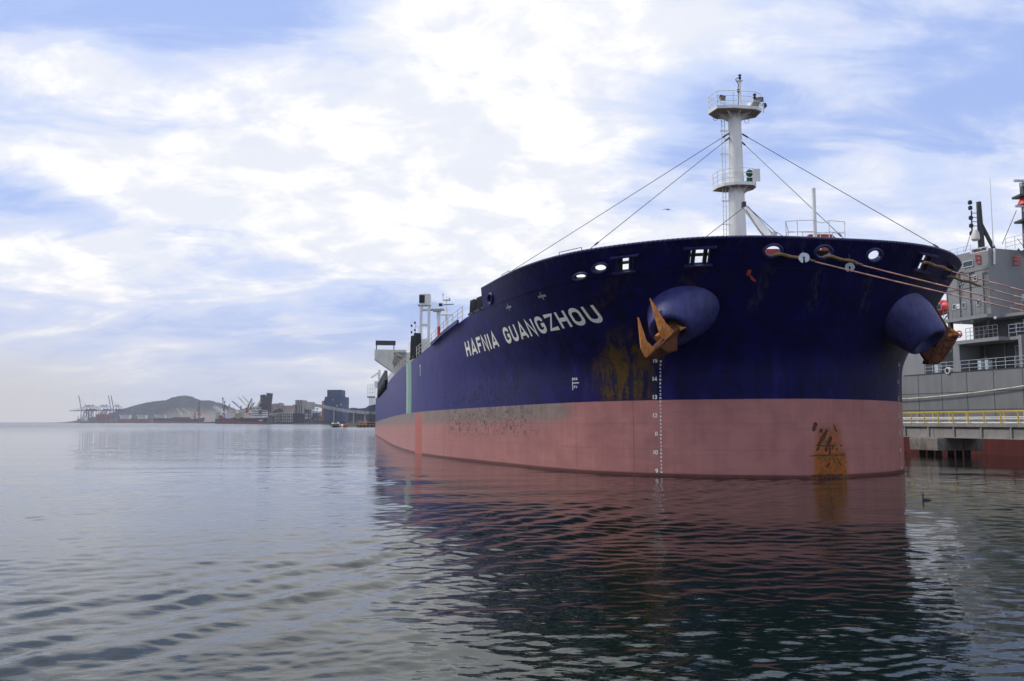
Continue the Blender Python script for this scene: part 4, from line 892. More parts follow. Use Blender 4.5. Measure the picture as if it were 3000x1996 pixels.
grails(gt(2760), gt(2840), 1.0, ztop - .2, 1.1, 3, .7, 'galv'); grails(tc - .3, tc + 12, 2.5, ztop - .1, 1.2, 3, 1.0, 'galv'); grails(tc + .2, tc + 9, 8.9, gz(2980, 772) + .3, 1.1, 3, .9, 'red')
# windows and doors on the side
def gwin(px, py, w_, h_, n=-.01, name='window', mat='glass', frame=True):
    t, z = gt(px), gz(px, py); mb = MB(); mb.prism([Q(t - w_ / 2, n, z - h_ / 2), Q(t + w_ / 2, n, z - h_ / 2), Q(t + w_ / 2, n, z + h_ / 2), Q(t - w_ / 2, n, z + h_ / 2)], [Q(t - w_ / 2, n - .03, z - h_ / 2), Q(t + w_ / 2, n - .03, z - h_ / 2), Q(t + w_ / 2, n - .03, z + h_ / 2), Q(t - w_ / 2, n - .03, z + h_ / 2)]); o_ = mb.build(name, M[mat], gship)
    if frame:
        mb = MB(); c4 = [(-1, -1), (1, -1), (1, 1), (-1, 1)]
        for i in range(4): a, b = c4[i], c4[(i + 1) % 4]; mb.bar(Q(t + a[0] * w_ / 2, n - .04, z + a[1] * h_ / 2), Q(t + b[0] * w_ / 2, n - .04, z + b[1] * h_ / 2), .07, .07)
        mb.build('window_frame', M['galv'], o_)
for x, y in ((2833, 825), (2874, 815), (2808, 900), (2836, 895), (2880, 887)): gwin(x, y, .38, .5)
gwin(2928, 955, .5, .75, 2.58); gwin(2855, 774, 1.2, .55); gwin(2829, 779, .5, .45, name='notice', mat='pipe', frame=False); gwin(2818, 898, .5, .45, name='notice', mat='mark', frame=False)
gwin(2930, 1040, .9, 1.9, 2.58, 'door', 'grey', True); gwin(2829, 1050, .3, .4, 2.58, 'notice', 'mark', False)
for x0, x1 in ((2880, 2892), (2916, 2934)):
    mb = MB()
    for px in (x0, x1): mb.tube(Q(gt(px), -.1 if px < 2910 else 3, gz(px, 772)), Q(gt(px), -.1 if px < 2910 else 3, gz(px, 747)), .05, n=6)
    for y in (772, 760, 748): mb.tube(Q(gt(x0), -.1 if x0 < 2910 else 3, gz(x0, y)), Q(gt(x1), -.1 if x1 < 2910 else 3, gz(x1, y)), .05, n=6)
    mb.build('hose_rack', M['red'], gship)
# stairs
def stairs(p, q, wd=.7, n=11):
    p, q = Vector(p), Vector(q); mb = MB(); s_ = GN * wd
    for o_ in (Vector((0, 0, 0)), s_): mb.bar(p + o_, q + o_, .06, .2); mb.tube(p + o_ + Vector((0, 0, 1)), q + o_ + Vector((0, 0, 1)), .03, n=5)
    for k_ in range(1, n): c = p.lerp(q, k_ / n); mb.bar(c, c + s_, .22, .04)
    return mb.build('stairs', M['greydk'], gship)
stairs(Q(gt(2880), .3, zB), Q(gt(2905), .3, zA), n=9); stairs(Q(tc + 1.8, 3.2, gz(2990, 772)), Q(tc + .4, 3.2, ztop), n=9)
# lifebuoy, vents, boxes
t_ = thing('lifebuoy', 'orange lifebuoy hung on the dark grey gallery wall', 'lifebuoy', Q(gt(2832), -.65, gz(2832, 980))); c = Q(gt(2832), -.65, gz(2832, 980))
mb = MB(); mb.torus(c, GN, .3, .075, 24, 8); mb.build('ring', M['red'], t_, True); mb = MB()
for a in (.3, 1.87, 3.44, 5.0): mb.torus(c + (GD * math.cos(a) + Vector((0, 0, 1)) * math.sin(a)) * .3, GD * -math.sin(a) + Vector((0, 0, 1)) * math.cos(a), .05, .05, 8, 5)
mb.build('band', M['mark'], t_)
c = Q(gt(2780), -.15, gz(2780, 1086)); mb = MB(); mb.lathe(c, [(.32, 0), (.34, .3), (.2, .7), (.1, 1.0)], 18, axis=GN); mb.tube(c + GN * .5, c + GN * .5 - Vector((0, 0, .5)), .2, n=10); mb.build('ventilator_cowl', M['pipe'], gship, 40)
mb = MB(); mb.lathe(c - GN * .01, [(.22, -.01), (.2, .01)], 16, axis=GN); mb.build('cowl_mouth', M['black'], gship)
for px, w_ in ((2745, .9), (2872, .75), (2893, .7)): wall(gt(px) - w_ / 4, gt(px) + w_ / 4, .0, .5, zdk + .1, zdk + .95, 'deck_box', 'galv')
# lifeboat in its davit
c = Q(gt(2736), .4, gz(2736, 908)); lb = thing('lifeboat', 'bright red enclosed lifeboat half hidden behind the far anchor', 'lifeboat', c)
mb = MB(); n1 = 12; rings = []
for k_, r_ in ((-1.5, .1), (-1.3, .45), (-.6, .75), (.6, .8), (1.3, .6), (1.6, .25)): rings.append([c + GD * k_ * 1.6 + GN * math.cos(a) * r_ * .9 + Vector((0, 0, math.sin(a) * r_ * (1.15 if math.sin(a) > 0 else .9))) for a in np.linspace(0, 2 * math.pi, n1, endpoint=False)])
mb.mesh([p for r in rings for p in r], [(k_ * n1 + j, k_ * n1 + (j + 1) % n1, (k_ + 1) * n1 + (j + 1) % n1, (k_ + 1) * n1 + j) for k_ in range(5) for j in range(n1)]); mb.poly(rings[0]); mb.poly(rings[-1]); mb.build('boat_hull', M['red'], lb, True)
p = W(2744, 900, c.y - 1.9); mb = MB(); mb.box(p, (.7, .3, .5), -.3); mb.build('lifeboat_window', M['glass'], lb); mb = MB(); mb.box(p + Vector((0, .02, 0)), (.82, .3, .6), -.3); mb.build('window_frame', M['galv'], lb)
mb = MB(); mb.bar(Q(gt(2735), .6, gz(2735, 880)), Q(gt(2760), .6, gz(2760, 885)), .3, .3); mb.bar(Q(gt(2752), -.2, gz(2752, 872)), Q(gt(2788), .8, gz(2788, 925)), .3, .4); mb.bar(Q(gt(2770), -.2, gz(2770, 950)), Q(gt(2788), .5, gz(2788, 905)), .12, .12); mb.build('lifeboat_davit', M['grey'], gship)
mb = MB(); p = W(2746, 884, c.y - 1.5); mb.bar(p, p + Vector((.1, 0, .6)), .25, .2); mb.build('sling', M['yellow'], lb)
# name board, mast, whip aerials and radar mast on the monkey island
mb = MB(); bx0, bx1 = 2845, 2894; Yb = (GA + GD * gt(2870)).y + 1.
a, b = W(2843, 731, Yb - 2.2), W(2895, 720.5, Yb - 3.4); up = Vector((0, 0, .44)); mb.prism([a - up, b - up, b, a], [p + Vector((.02, .1, 0)) for p in (a - up, b - up, b, a)]); nbd = mb.build('name_board', M['mark'], gship)
mb = MB(); xd = (b - a).normalized(); x = .16; ln_ = (b - a).length; txt = 'EUROCHAMPION'; tw = sum(glyph(c_)[0] + .22 for c_ in txt); sx_ = (ln_ - .32) / tw
for c_ in txt: x += letter(mb, c_, lambda p, q_, l: a - up + xd * (p + x) + Vector((-.3, -.95, 0)).normalized() * (l + .012) + Vector((0, 0, q_ + .09)), sx_, .27, .045) + .22 * sx_
mb.build('board_lettering', M['black'], nbd)
x0, y0 = W(2876, 730, 81).x, 81.; z0, z1 = ztop - .5, W(2871, 592, 81).z
mb = MB(); mb.tube((x0, y0, z0), (x0 - .05, y0, z1), .32, .22, 10); mb.tube((x0 - .85, y0, W(0, 700, 81).z), (x0 - .8, y0, W(0, 618, 81).z), .07, n=6)
for z in np.arange(W(0, 700, 81).z, W(0, 618, 81).z, .42): mb.tube((x0 - .83, y0, z), (x0, y0, z), .035, n=5)
mb.bar((x0 + .1, y0, W(0, 660, 81).z), (x0 + 1.25, y0, W(0, 735, 81).z), .3, .25); gm = mb.build('signal_mast', M['dark'], gship)
mb = MB()
for y_ in (600, 616, 645, 668, 690): z = W(0, y_, 81).z; mb.lathe((x0 - .95, y0 - .1, z), [(.12, 0), (.2, .05), (.2, .3), (.1, .4)], 8)
mb.build('navigation_light', M['black'], gm)
z = W(0, 708, 81).z; mb = MB(); mb.lathe((x0 - .7, y0 - .3, z), [(.25, 0), (.4, .15), (.36, .7), (.2, 1.05)], 12); mb.build('satellite_dome', M['cream'], gm, 40)
def wire2(p, q): mb = MB(); mb.tube(p, q, .03, n=5); mb.build('wire', M['steelwire'], gship)
wire2((x0 - .8, y0, W(0, 668, 81).z), W(2828, 738, 81)); wire2((x0, y0, W(0, 640, 81).z), W(2915, 724, 80)); wire2(W(2978, 617, 78), W(2936, 716, 80))
mb = MB(); mb.tube(W(2910, 722, 80), W(2900, 522, 80), .05, .025, 6); mb.build('whip_aerial', M['pipe'], gship)
mb = MB(); mb.tube(W(2913, 775, 79), W(2913, 728, 79), .1, n=8); mb.build('flag_pole', M['pipe'], gship)
xr, yr = W(3002, 600, 79).x, 79.; mb = MB(); mb.tube((xr, yr, ztop), (xr, yr, W(0, 540, 79).z), .35, .25, 10); rm_ = mb.build('radar_mast', M['greydk'], gship)
for y_, w_ in ((578, 1.8), (650, 1.6)):
    z = W(0, y_, 79).z; mb = MB(); mb.box((xr, yr - .2, z), (w_, 1.4, .2)); 
    for dx in (-.5, 0, .5): mb.tube((xr + dx * w_, yr - .9, z), (xr + dx * w_, yr - .9, z + 1.1), .04, n=5)
    mb.tube((xr - w_ / 2, yr - .9, z + 1.1), (xr + w_ / 2, yr - .9, z + 1.1), .04, n=5); mb.build('radar_platform', M['dark'], rm_)
for y_ in (535, 609): z = W(0, y_, 79).z; mb = MB(); mb.bar((xr - 1.25, yr - .6, z), (xr + 1.6, yr - .5, z), .18, .2); mb.lathe((xr - .2, yr - .5, z - .5), [(.3, 0), (.35, .2), (.2, .42)], 10); mb.build('radar_scanner', M['galv'], rm_)
z = W(0, 603, 79).z; mb = MB(); mb.lathe((xr, yr - .3, z), [(.85, 0), (.35, .9), (.3, 1.0)], 10); mb.build('mast_housing', M['red'], rm_, 40)
# stern line along the grey side
a, b = Q(gt(2640), -.25, gz(2640, 1170)), Q(22, -.25, zdk - .9); mb = MB(); mb.line([a.lerp(b, f) - Vector((0, 0, 1.2 * f * (1 - f))) for f in np.linspace(-.8, 1, 20)], .06, 6)
t_ = thing('mooring_rope', 'thick white mooring rope slanting across the plain grey hull side', 'rope', a); mb.build('rope', M['whiterope'], t_, True)
mb = MB(); mb.box(Q(tc + 3.4, 8.9, gz(2990, 880)), (.9, .4, .7), -.3); mb.build('alarm_box', M['red'], gship)
# ================================================================== JETTY
JA, JD = Vector((36.8, 80, 0)), Vector((3.2, -13.3, 0)).normalized(); JN = Vector((-JD.y, JD.x, 0))    # inboard, away from us
jt = lambda px: ((px - CX) / F * JA.y - JA.x) / (JD.x - (px - CX) / F * JD.y)
J = lambda t, n, z: JA + JD * t + JN * n + Vector((0, 0, z))
jz = lambda px, py: W(px, py, (JA + JD * jt(px)).y).z
jr = thing('jetty', 'low grey steel jetty bridge carrying pipes, standing before the red ship bottom', 'jetty', tuple(JA)); T0, T1 = -26, 34
zk = 2.82; zb_ = 1.66
mb = MB(); mb.prism([J(T0, -.1, zk - .22), J(T1, -.1, zk - .22), J(T1, 3.2, zk - .22), J(T0, 3.2, zk - .22)], [J(T0, -.1, zk), J(T1, -.1, zk), J(T1, 3.2, zk), J(T0, 3.2, zk)]); mb.build('deck', M['girder'], jr)
for n in (0.1, 2.9):
    mb = MB(); mb.bar(J(T0, n, (zk + zb_) / 2 - .1), J(T1, n, (zk + zb_) / 2 - .1), .06, zk - zb_ - .22); mb.bar(J(T0, n, zb_), J(T1, n, zb_), .4, .07); gd = mb.build('girder', M['girder'], jr)
    mb = MB()
    for t in np.arange(T0 + 1, T1, 3.1): mb.bar(J(t, n - .12, zb_ + .04), J(t, n - .12, zk - .24), .09, .16, JD)
    mb.build('stiffener', M['girder'], gd)
for z, n in ((zk + .12, .15), (zk + .42, .5), (zk + .55, .85)): mb = MB(); mb.tube(J(T0, n, z), J(T1, n, z), .075, n=8); mb.build('pipe', M['pipe'], jr)
t_ = thing('railing', 'yellow safety railing along the grey steel jetty', 'railing', J(0, 0, zk))
mb = MB()
for z in (1.06, .55): mb.tube(J(T0, -.05, zk + z), J(T1, -.05, zk + z), .04, n=6); 
mb.tube(J(T0, 2.6, zk + 1.04), J(T1, 2.6, zk + 1.04), .04, n=6)
mb.build('handrail', M['yellow'], t_)
for t in np.arange(T0 + .5, T1, 1.75): mb = MB(); mb.bar(J(t, -.05, zk - .02), J(t, -.05, zk + 1.05), .09, .07, JD); mb.build('post', M['yellow'], t_)
for t in np.arange(T0 + 1.2, T1, 2.1): mb = MB(); mb.bar(J(t, 2.6, zk), J(t, 2.6, zk + 1.05), .1, .08, JD); mb.build('post', M['yellow'], t_)
for t, plab in ((jt(2722), 'weathered concrete pile cap on dark piles just right of the tanker bow'), (jt(2722) - 17, 'concrete pile cap under the jetty part hidden by the tanker bow'), (jt(2722) + 19, 'concrete pile cap under the near end of the jetty')):
    cc = J(t, 1.4, 1.05); p_ = thing('pile_cap', plab, 'pile cap', (cc.x, cc.y, 0), 'concrete pile caps under the jetty') if True else None
    mb = MB(); mb.prism([J(t - 1.75, -.9, .5), J(t + 1.75, -.9, .5), J(t + 1.75, 3.8, .5), J(t - 1.75, 3.8, .5)], [J(t - 1.8, -.95, 1.6), J(t + 1.8, -.95, 1.6), J(t + 1.8, 3.85, 1.6), J(t - 1.8, 3.85, 1.6)]); mb.build('cap', M['concrete'], p_, bevel=.05)
    for dt in (-1.0, 0, 1.0):
        for n in (-.2, 2.8): mb = MB(); mb.tube(J(t + dt, n, -1), J(t + dt, n, .55), .28, n=12); mb.build('pile', M['black'], p_, 40)
    mb = MB(); mb.bar(J(t - .4, .1, 1.55), J(t - .4, .1, zb_ + .9), .12, .3, JD); mb.bar(J(t + .1, .1, 1.55), J(t + .1, .1, zb_ + .9), .12, .3, JD); mb.build('bearing', M['girder'], p_)
# mooring dolphin where the ropes end, to the right of the frame
c = Vector((45.5, 42, 0)); d_ = thing('mooring_dolphin', 'concrete mooring dolphin right of the picture edge', 'dolphin', c); mb = MB(); mb.box(c + Vector((0, 0, 3.2)), (5, 5, 1.6)); mb.build('cap', M['concrete'], d_, bevel=.08)
for dx in (-1.6, 1.6):
    for dy in (-1.6, 1.6): mb = MB(); mb.tube(c + Vector((dx, dy, -1)), c + Vector((dx, dy, 2.5)), .45, n=12); mb.build('pile', M['dark'], d_)
mb = MB(); mb.lathe(c + Vector((-.5, 0, 3.99)), [(.35, 0), (.3, .5), (.5, .65), (.5, .85)], 14); mb.build('bollard', M['dark'], d_, 40)
# ================================================================== FAR SHORE, seen over the water
FM = {k_: paint('far_' + k_, c_, .8, .22, 0., .04) for k_, c_ in dict(blue=(.035, .065, .14), slate=(.11, .12, .14), silo=(.36, .35, .31), dark=(.035, .037, .045), tan=(.24, .19, .15), orange=(.52, .20, .07), white=(.80, .78, .70), red=(.26, .05, .035), hullblue=(.05, .10, .20), black=(.02, .024, .04), crane=(.075, .075, .21), green=(.15, .19, .13), maroon=(.20, .065, .05), yellow=(.42, .27, .08), ground=(.14, .13, .11), cream=(.70, .66, .54), kahki=(.33, .30, .22)).items()}
def hillmat():
    m, g, b = newmat('wooded_hill'); o = g.coord(); n = g.noise(o, .03, 6., .65)
    g.l.new(g.mix(g.ss(n, .4, .62), (.014, .022, .024), (.045, .055, .05)), b.inputs['Base Color']); b.inputs['Roughness'].default_value = 1; b.inputs['Specular IOR Level'].default_value = 0; return m
def hills():
    for nm, Y, prof, dep in (('hill', 4300., [(300, 1238), (350, 1219), (378, 1208), (400, 1199), (430, 1186), (452, 1180), (478, 1176), (510, 1174), (524, 1167), (535, 1162), (548, 1161), (560, 1165), (572, 1173), (592, 1176), (606, 1174), (622, 1178), (640, 1183), (655, 1192), (685, 1206), (720, 1222), (760, 1238)], 500.),
                             ('hill', 5200., [(640, 1236), (690, 1205), (760, 1190), (800, 1186), (815, 1182), (822, 1182), (826, 1189), (860, 1190), (920, 1205), (1000, 1216), (1180, 1222), (1400, 1230), (1500, 1238)], 400.)):
        pr = np.array(prof, float); xs = np.linspace(pr[0, 0], pr[-1, 0], 260); ys = np.interp(xs, pr[:, 0], pr[:, 1]); ys = np.convolve(np.pad(ys, 2, 'edge'), np.ones(5) / 5, 'valid')
        rows = np.linspace(-1, 1, 21); V = []
        for j, r_ in enumerate(rows):
            k_ = math.cos(r_ * math.pi / 2) ** 1.1
            for i, x in enumerate(xs):
                p = W(x, ys[i], Y); hh = max(0, p.z) * k_; hh += (rng.random() - .5) * 9 * min(1, max(hh, 0) / 30.); V.append((p.x + (rng.random() - .5) * 8, Y + r_ * dep, max(-2, hh)))
        n = len(xs); mb = MB(); mb.mesh(V, [(j * n + i, j * n + i + 1, (j + 1) * n + i + 1, (j + 1) * n + i) for j in range(20) for i in range(n - 1)]); o = mb.build(nm, hillmat()); tag(o, kind='structure')
hills()
mb = MB(); 
def slab(x0, x1, Y, z1, dep, mat, name): mb = MB(); a, b = Wx(x0, Y, 0), Wx(x1, Y, 0); mb.prism([(a.x, Y, -1), (b.x, Y, -1), (b.x * (Y + dep) / Y, Y + dep, -1), (a.x * (Y + dep) / Y, Y + dep, -1)], [(a.x, Y, z1), (b.x, Y, z1), (b.x * (Y + dep) / Y, Y + dep, z1), (a.x * (Y + dep) / Y, Y + dep, z1)]); return mb.build(name, mat)
tag(slab(280, 700, 3200, 2.5, 1500, FM['ground'], 'shore_ground'), kind='structure'); tag(slab(790, 1500, 1330, 1.6, 3500, FM['ground'], 'quay_ground'), kind='structure')
def fbox(x0, x1, y0, y1, Y, dep, name, mat, par=None, tz=None):
    """block seen between pixel columns x0..x1 and rows y0 (top)..y1 (bottom) at distance Y"""
    a, b = W(x0, y1, Y), W(x1, y0, Y); z0, z1 = (a.z, b.z); z0 = tz if tz is not None else z0
    mb = MB(); mb.box(((a.x + b.x) / 2, Y + dep / 2, (z0 + z1) / 2), (b.x - a.x, dep, z1 - z0)); return mb.build(name, mat, par)
def base(name, label, cat, x, Y, group=None): p = Wx(x, Y, 0); return thing(name, label, cat, p, group)
c2 = lambda x, y: (600 + x / 4.285, 1100 + y / 4.285); c1_ = lambda x, y: (150 + x / 4.285, 1100 + y / 4.285)
def fb2(x0, x1, y0, y1, Y, dep, name, mat, par=None, cc=c2): a, b = cc(x0, y0), cc(x1, y1); return fbox(a[0], b[0], a[1], b[1], Y, dep, name, mat, par)
def fl(pts, Y, r, name, mat, par=None, cc=c2, mbx=None):
    mb = mbx or MB(); P_ = [W(*cc(*p), Y) for p in pts]
    for a, b in zip(P_[:-1], P_[1:]): mb.tube(a, b, r, n=5)
    return mb if mbx else mb.build(name, mat, par)
# blue grain tower
Y = 1180.; bt = base('grain_tower', 'tall dark blue tower block with narrower top storey', 'tower', 978, Y)
fb2(1500, 1742, 268, 578, Y, 40, 'body', FM['blue'], bt); fb2(1535, 1712, 182, 270, Y + 6, 30, 'head_house', FM['blue'], bt); fb2(1490, 1520, 304, 578, Y + 8, 30, 'side_bay', FM['blue'], bt)
for x, y in ((1652, 376), (1702, 362), (1560, 420), (1600, 300)): fb2(x, x + 12, y, y + 12, Y - .4, .4, 'window', FM['white'], bt)
for x in (1585, 1640, 1690): fb2(x, x + 3, 270, 570, Y - .5, .5, 'cladding_joint', FM['dark'], bt)
ob = base('orange_tower', 'narrow orange stair tower against the blue tower block', 'tower', 946, Y + 30); fb2(1465, 1502, 332, 575, Y + 30, 18, 'shaft', FM['orange'], ob); fb2(1468, 1496, 322, 334, Y + 32, 10, 'cap', FM['slate'], ob)
# silo
Y = 1230.; so = base('silo', 'pale grey concrete transfer silo with dark base at the conveyor end', 'silo', 884, Y)
fb2(1132, 1232, 310, 480, Y, 26, 'upper_bin', FM['silo'], so); fb2(1104, 1250, 366, 478, Y - 3, 24, 'bin', FM['silo'], so); fb2(1232, 1335, 333, 430, Y - 2, 24, 'bin', FM['silo'], so); fb2(1112, 1196, 476, 600, Y, 22, 'base', FM['dark'], so)
for x in (1135, 1148, 1180, 1208): fb2(x, x + 9, 368, 474, Y - 4, 1., 'bin_joint', FM['dark'], so)
for x in (1165, 1203): fb2(x, x + 6, 312, 366, Y - 1, 1., 'bin_joint', FM['dark'], so)
mb = MB()
for x in (1205, 1250, 1300, 1328): fl([(x, 425), (x, 598)], Y + 2, 1.1, '', None, mbx=mb)
for y in (470, 510, 552): fl([(1205, y), (1328, y)], Y + 2, .8, '', None, mbx=mb)
fl([(1190, 470), (1270, 410)], Y, 2.2, '', None, mbx=mb); fl([(1195, 480), (1290, 428)], Y, 1.2, '', None, mbx=mb); mb.build('leg_frame', FM['slate'], so); fb2(1196, 1320, 546, 600, Y + 3, 18, 'plinth', FM['slate'], so)
# conveyor gallery
Y = 1160.; cg = base('conveyor_gallery', 'long pale grey conveyor gallery sloping down from the silo to the right', 'conveyor', 1000, Y)
ln = [(1337, 366), (1480, 392), (1640, 424), (1800, 450), (1990, 466), (2330, 480)]
mb = MB()
for p, q_ in zip(ln[:-1], ln[1:]): mb.bar(W(*c2(*p), Y), W(*c2(*q_), Y), 6, 4.0)
mb.build('gallery', FM['silo'], cg)
for t in np.linspace(0, 1, 17)[1:-1]:
    x = 1337 + t * 993; y = np.interp(x, [p[0] for p in ln], [p[1] for p in ln]); mb = MB(); a = W(*c2(x, y), Y - 3.1); mb.box(a, (.5, .3, 4.2)); mb.build('joint', FM['slate'], cg)
for x in (1622, 1868, 2012, 2200): y = np.interp(x, [p[0] for p in ln], [p[1] for p in ln]); mb = MB(); a = W(*c2(x, y), Y); mb.tube((a.x, Y, 0), (a.x, Y, a.z), .9, n=6); mb.build('post', FM['silo'], cg)
# buildings on the quay
wh = base('warehouse', 'low warehouse with a row of pale doors left of the blue tower', 'warehouse', 946, 1260.); fb2(1340, 1620, 516, 592, 1260, 30, 'wall', FM['slate'], wh)
for x in (1370, 1420, 1478, 1526, 1570): fb2(x, x + 38, 532, 572, 1259, .8, 'door', FM['silo'], wh)
fb2(1350, 1412, 474, 518, 1265, 20, 'roof_house', FM['slate'], wh)
wh = base('warehouse', 'long dark grey warehouse below the conveyor at the ship side', 'warehouse', 1055, 1270.); fb2(1745, 2330, 470, 590, 1270, 30, 'wall', FM['dark'], wh)
for x in range(1760, 2200, 38): fb2(x, x + 4, 474, 588, 1269.4, .6, 'wall_rib', FM['slate'], wh)
for x0, x1, y0, lab in ((1742, 1955, 415, 'dark blue shed with stepped roof beside the blue tower'), (1950, 2330, 404, 'blue corrugated shed rising to the right behind the conveyor')):
    bsh = base('shed', lab, 'shed', 600 + (x0 + x1) / 8.57, 1340.)
    if x0 == 1742: fb2(x0, x1, y0, 590, 1340, 30, 'wall', FM['blue'], bsh); fb2(1830, 1885, 408, 420, 1345, 20, 'roof', FM['blue'], bsh)
    else:
        mb = MB(); pp = [(1950, 590), (1950, 416), (2020, 408), (2050, 384), (2200, 350), (2330, 350), (2330, 590)]; mb.prism([W(*c2(*p), 1340) for p in pp], [W(*c2(*p), 1340) + Vector((0, 30, 0)) for p in pp]); mb.build('wall', FM['blue'], bsh)
lm = base('light_mast', 'slim floodlight mast between the silo and the blue tower', 'light mast', 929, 1250.); fl([(1409, 590), (1409, 420)], 1250, .5, 'pole', FM['slate'], lm); fb2(1394, 1424, 415, 424, 1250, 2, 'lamp_ring', FM['slate'], lm)
qw = base('quay_wall', 'low blue grey quay wall along the waterfront below the warehouses', 'quay', 980, 1190.); fb2(1335, 2330, 578, 606, 1190, 8, 'wall', FM['slate'], qw)
for i_, (x0, x1, y0, y1, Y, mt, lab) in enumerate(((828, 905, 366, 430, 2300, 'tan', 'hazy tan building left of the stepped hill behind the conveyors'), (920, 950, 348, 440, 2310, 'tan', 'narrow hazy tan tower rising behind the conveyors'), (950, 1110, 386, 460, 2320, 'tan', 'wide hazy tan building behind the conveyors'), (975, 1110, 428, 470, 1900, 'orange', 'low faded orange roofed shed behind the trestle'))):
    bb = base('far_building', lab, 'building', 600 + (x0 + x1) / 8.57, float(Y)); fb2(x0, x1, y0, 610, float(Y), 30, 'wall', FM['tan'] if mt == 'tan' else FM['silo'], bb)
    fb2(x0 - 1, x1 + 1, y0 - 3, y0 + (14 if mt == 'orange' else 2), float(Y) - 1, 33, 'roof', FM[mt], bb)
# trestle and conveyors
Y = 1290.; tr = base('trestle', 'dark steel trestle with cross bracing carrying conveyors to the silo', 'trestle', 830, Y)
mb = MB()
for x in range(870, 1112, 24): fl([(x, 480), (x, 604)], Y, .55, '', None, mbx=mb)
for y in (486, 520, 556, 590): fl([(820, y), (1110, y)], Y, .5, '', None, mbx=mb)
for x in range(940, 1090, 48): fl([(x, 490), (x + 24, 520)], Y, .4, '', None, mbx=mb); fl([(x + 24, 520), (x, 556)], Y, .4, '', None, mbx=mb)
for x in range(870, 1100, 36): fl([(x, 560), (x + 36, 600)], Y, .4, '', None, mbx=mb)
mb.build('frame', FM['dark'], tr)
mb = MB(); mb.bar(W(*c2(810, 494), Y), W(*c2(1108, 452), Y), 4, 2.4); mb.build('conveyor', FM['kahki'], tr); fb2(830, 1110, 596, 606, Y + 2, 10, 'pier_deck', FM['dark'], tr)
mb = MB(); pp = [(840, 470), (880, 430), (905, 432), (935, 416), (950, 418), (972, 450), (1000, 470)]; mb.prism([W(*c2(*p), 1380) for p in pp], [W(*c2(*p), 1380) + Vector((0, 12, 0)) for p in pp]); cr = base('coal_heap', 'dark heap of bulk cargo behind the trestle', 'heap', 812, 1380.); mb.build('heap', FM['dark'], cr)
# ship loader: twin dark towers
Y = 1400.; sl_ = base('ship_loader', 'two tall dark leaning ship loader towers above the black hulled ship', 'ship loader', 781, Y)
mb = MB(); mb.bar(W(*c2(748, 430), Y), W(*c2(730, 246), Y), 4, 8.5, (1, 0, 0)); mb.build('boom', FM['dark'], sl_); mb = MB(); mb.bar(W(*c2(792, 430), Y), W(*c2(816, 224), Y), 4, 9.5, (1, 0, 0)); mb.build('boom', FM['dark'], sl_)
mb = MB()
for a, b in (((752, 310), (800, 312)), ((756, 370), (795, 372)), ((760, 310), (770, 420)), ((770, 430), (716, 270))): fl([a, b], Y - 2, .7, '', None, mbx=mb)
mb.build('lattice', FM['dark'], sl_); fb2(752, 835, 372, 610, Y + 3, 10, 'tower_base', FM['slate'], sl_)
for x, y in ((714, 250), (735, 246), (812, 316), (826, 390)): fb2(x - 8, x + 8, y - 5, y + 8, Y - 3, 3, 'cabin', FM['dark'], sl_)
# ---- ships in the distance
def far_hull(par, x0, x1, ytop, ywl, yred, Y, mats, bow, cc, dep=28):
    """hull with raised bow (bow=+1 right, -1 left, 0 blunt), dark topsides over red bottom; seen nearly side on"""
    X0, X1 = W(*cc(x0, ywl), Y).x, W(*cc(x1, ywl), Y).x; zt, zr = W(*cc(x0, ytop), Y).z, W(*cc(x0, yred), Y).z; ln_ = X1 - X0; st = []
    for f in np.linspace(0, 1, 9):
        k_ = f if bow >= 0 else 1 - f; tb = max(0, (k_ - .72) / .28) if bow else 0; hb = dep / 2 * (1 - .96 * tb ** 2); over = tb ** 2 * .045 * ln_ * (1 if bow > 0 else -1); rise = 1 + .28 * tb ** 1.4
        st.append((X0 + f * ln_, hb, over, rise))
    for nm, za, zb2, mt in (('bottom', -1, zr, mats[1]), ('hull', zr, zt, mats[0])):
        V = []
        for z_, top in ((za, 0), (zb2, 1)):
            for s_ in (-1, 1):
                for x, hb, over, rise in st:
                    zz = z_ * (rise if nm == 'hull' and top else 1); V.append((x + over * max(0, zz) / max(zt, 1), Y + dep / 2 + s_ * hb, zz))
        n = len(st); mb = MB(); r = lambda k_: [k_ * n + i for i in range(n)]; Fq = []
        for s_ in (0, 1): Fq += [(s_ * n + i, s_ * n + i + 1, (2 + s_) * n + i + 1, (2 + s_) * n + i) for i in range(n - 1)]
        Fq += [(2 * n + i, 2 * n + i + 1, 3 * n + i + 1, 3 * n + i) for i in range(n - 1)] + [(0, n, 3 * n, 2 * n), (n - 1, 2 * n - 1, 4 * n - 1, 3 * n - 1)]
        mb.mesh(V, Fq); mb.build(nm, FM[mt], par)
def derrick(par, xb, yb, xt, yt, Y, cc, mat='cream', r=.8):
    mb = MB(); fl([(xb, yb), (xt, yt)], Y, r, '', None, cc=cc, mbx=mb); fl([(xb, yb - 34), (xt, yt)], Y, r * .25, '', None, cc=cc, mbx=mb); fl([(xb, yb + 16), (xb, yb - 36)], Y, r * 1.3, '', None, cc=cc, mbx=mb); mb.build('deck_crane', FM[mat], par)
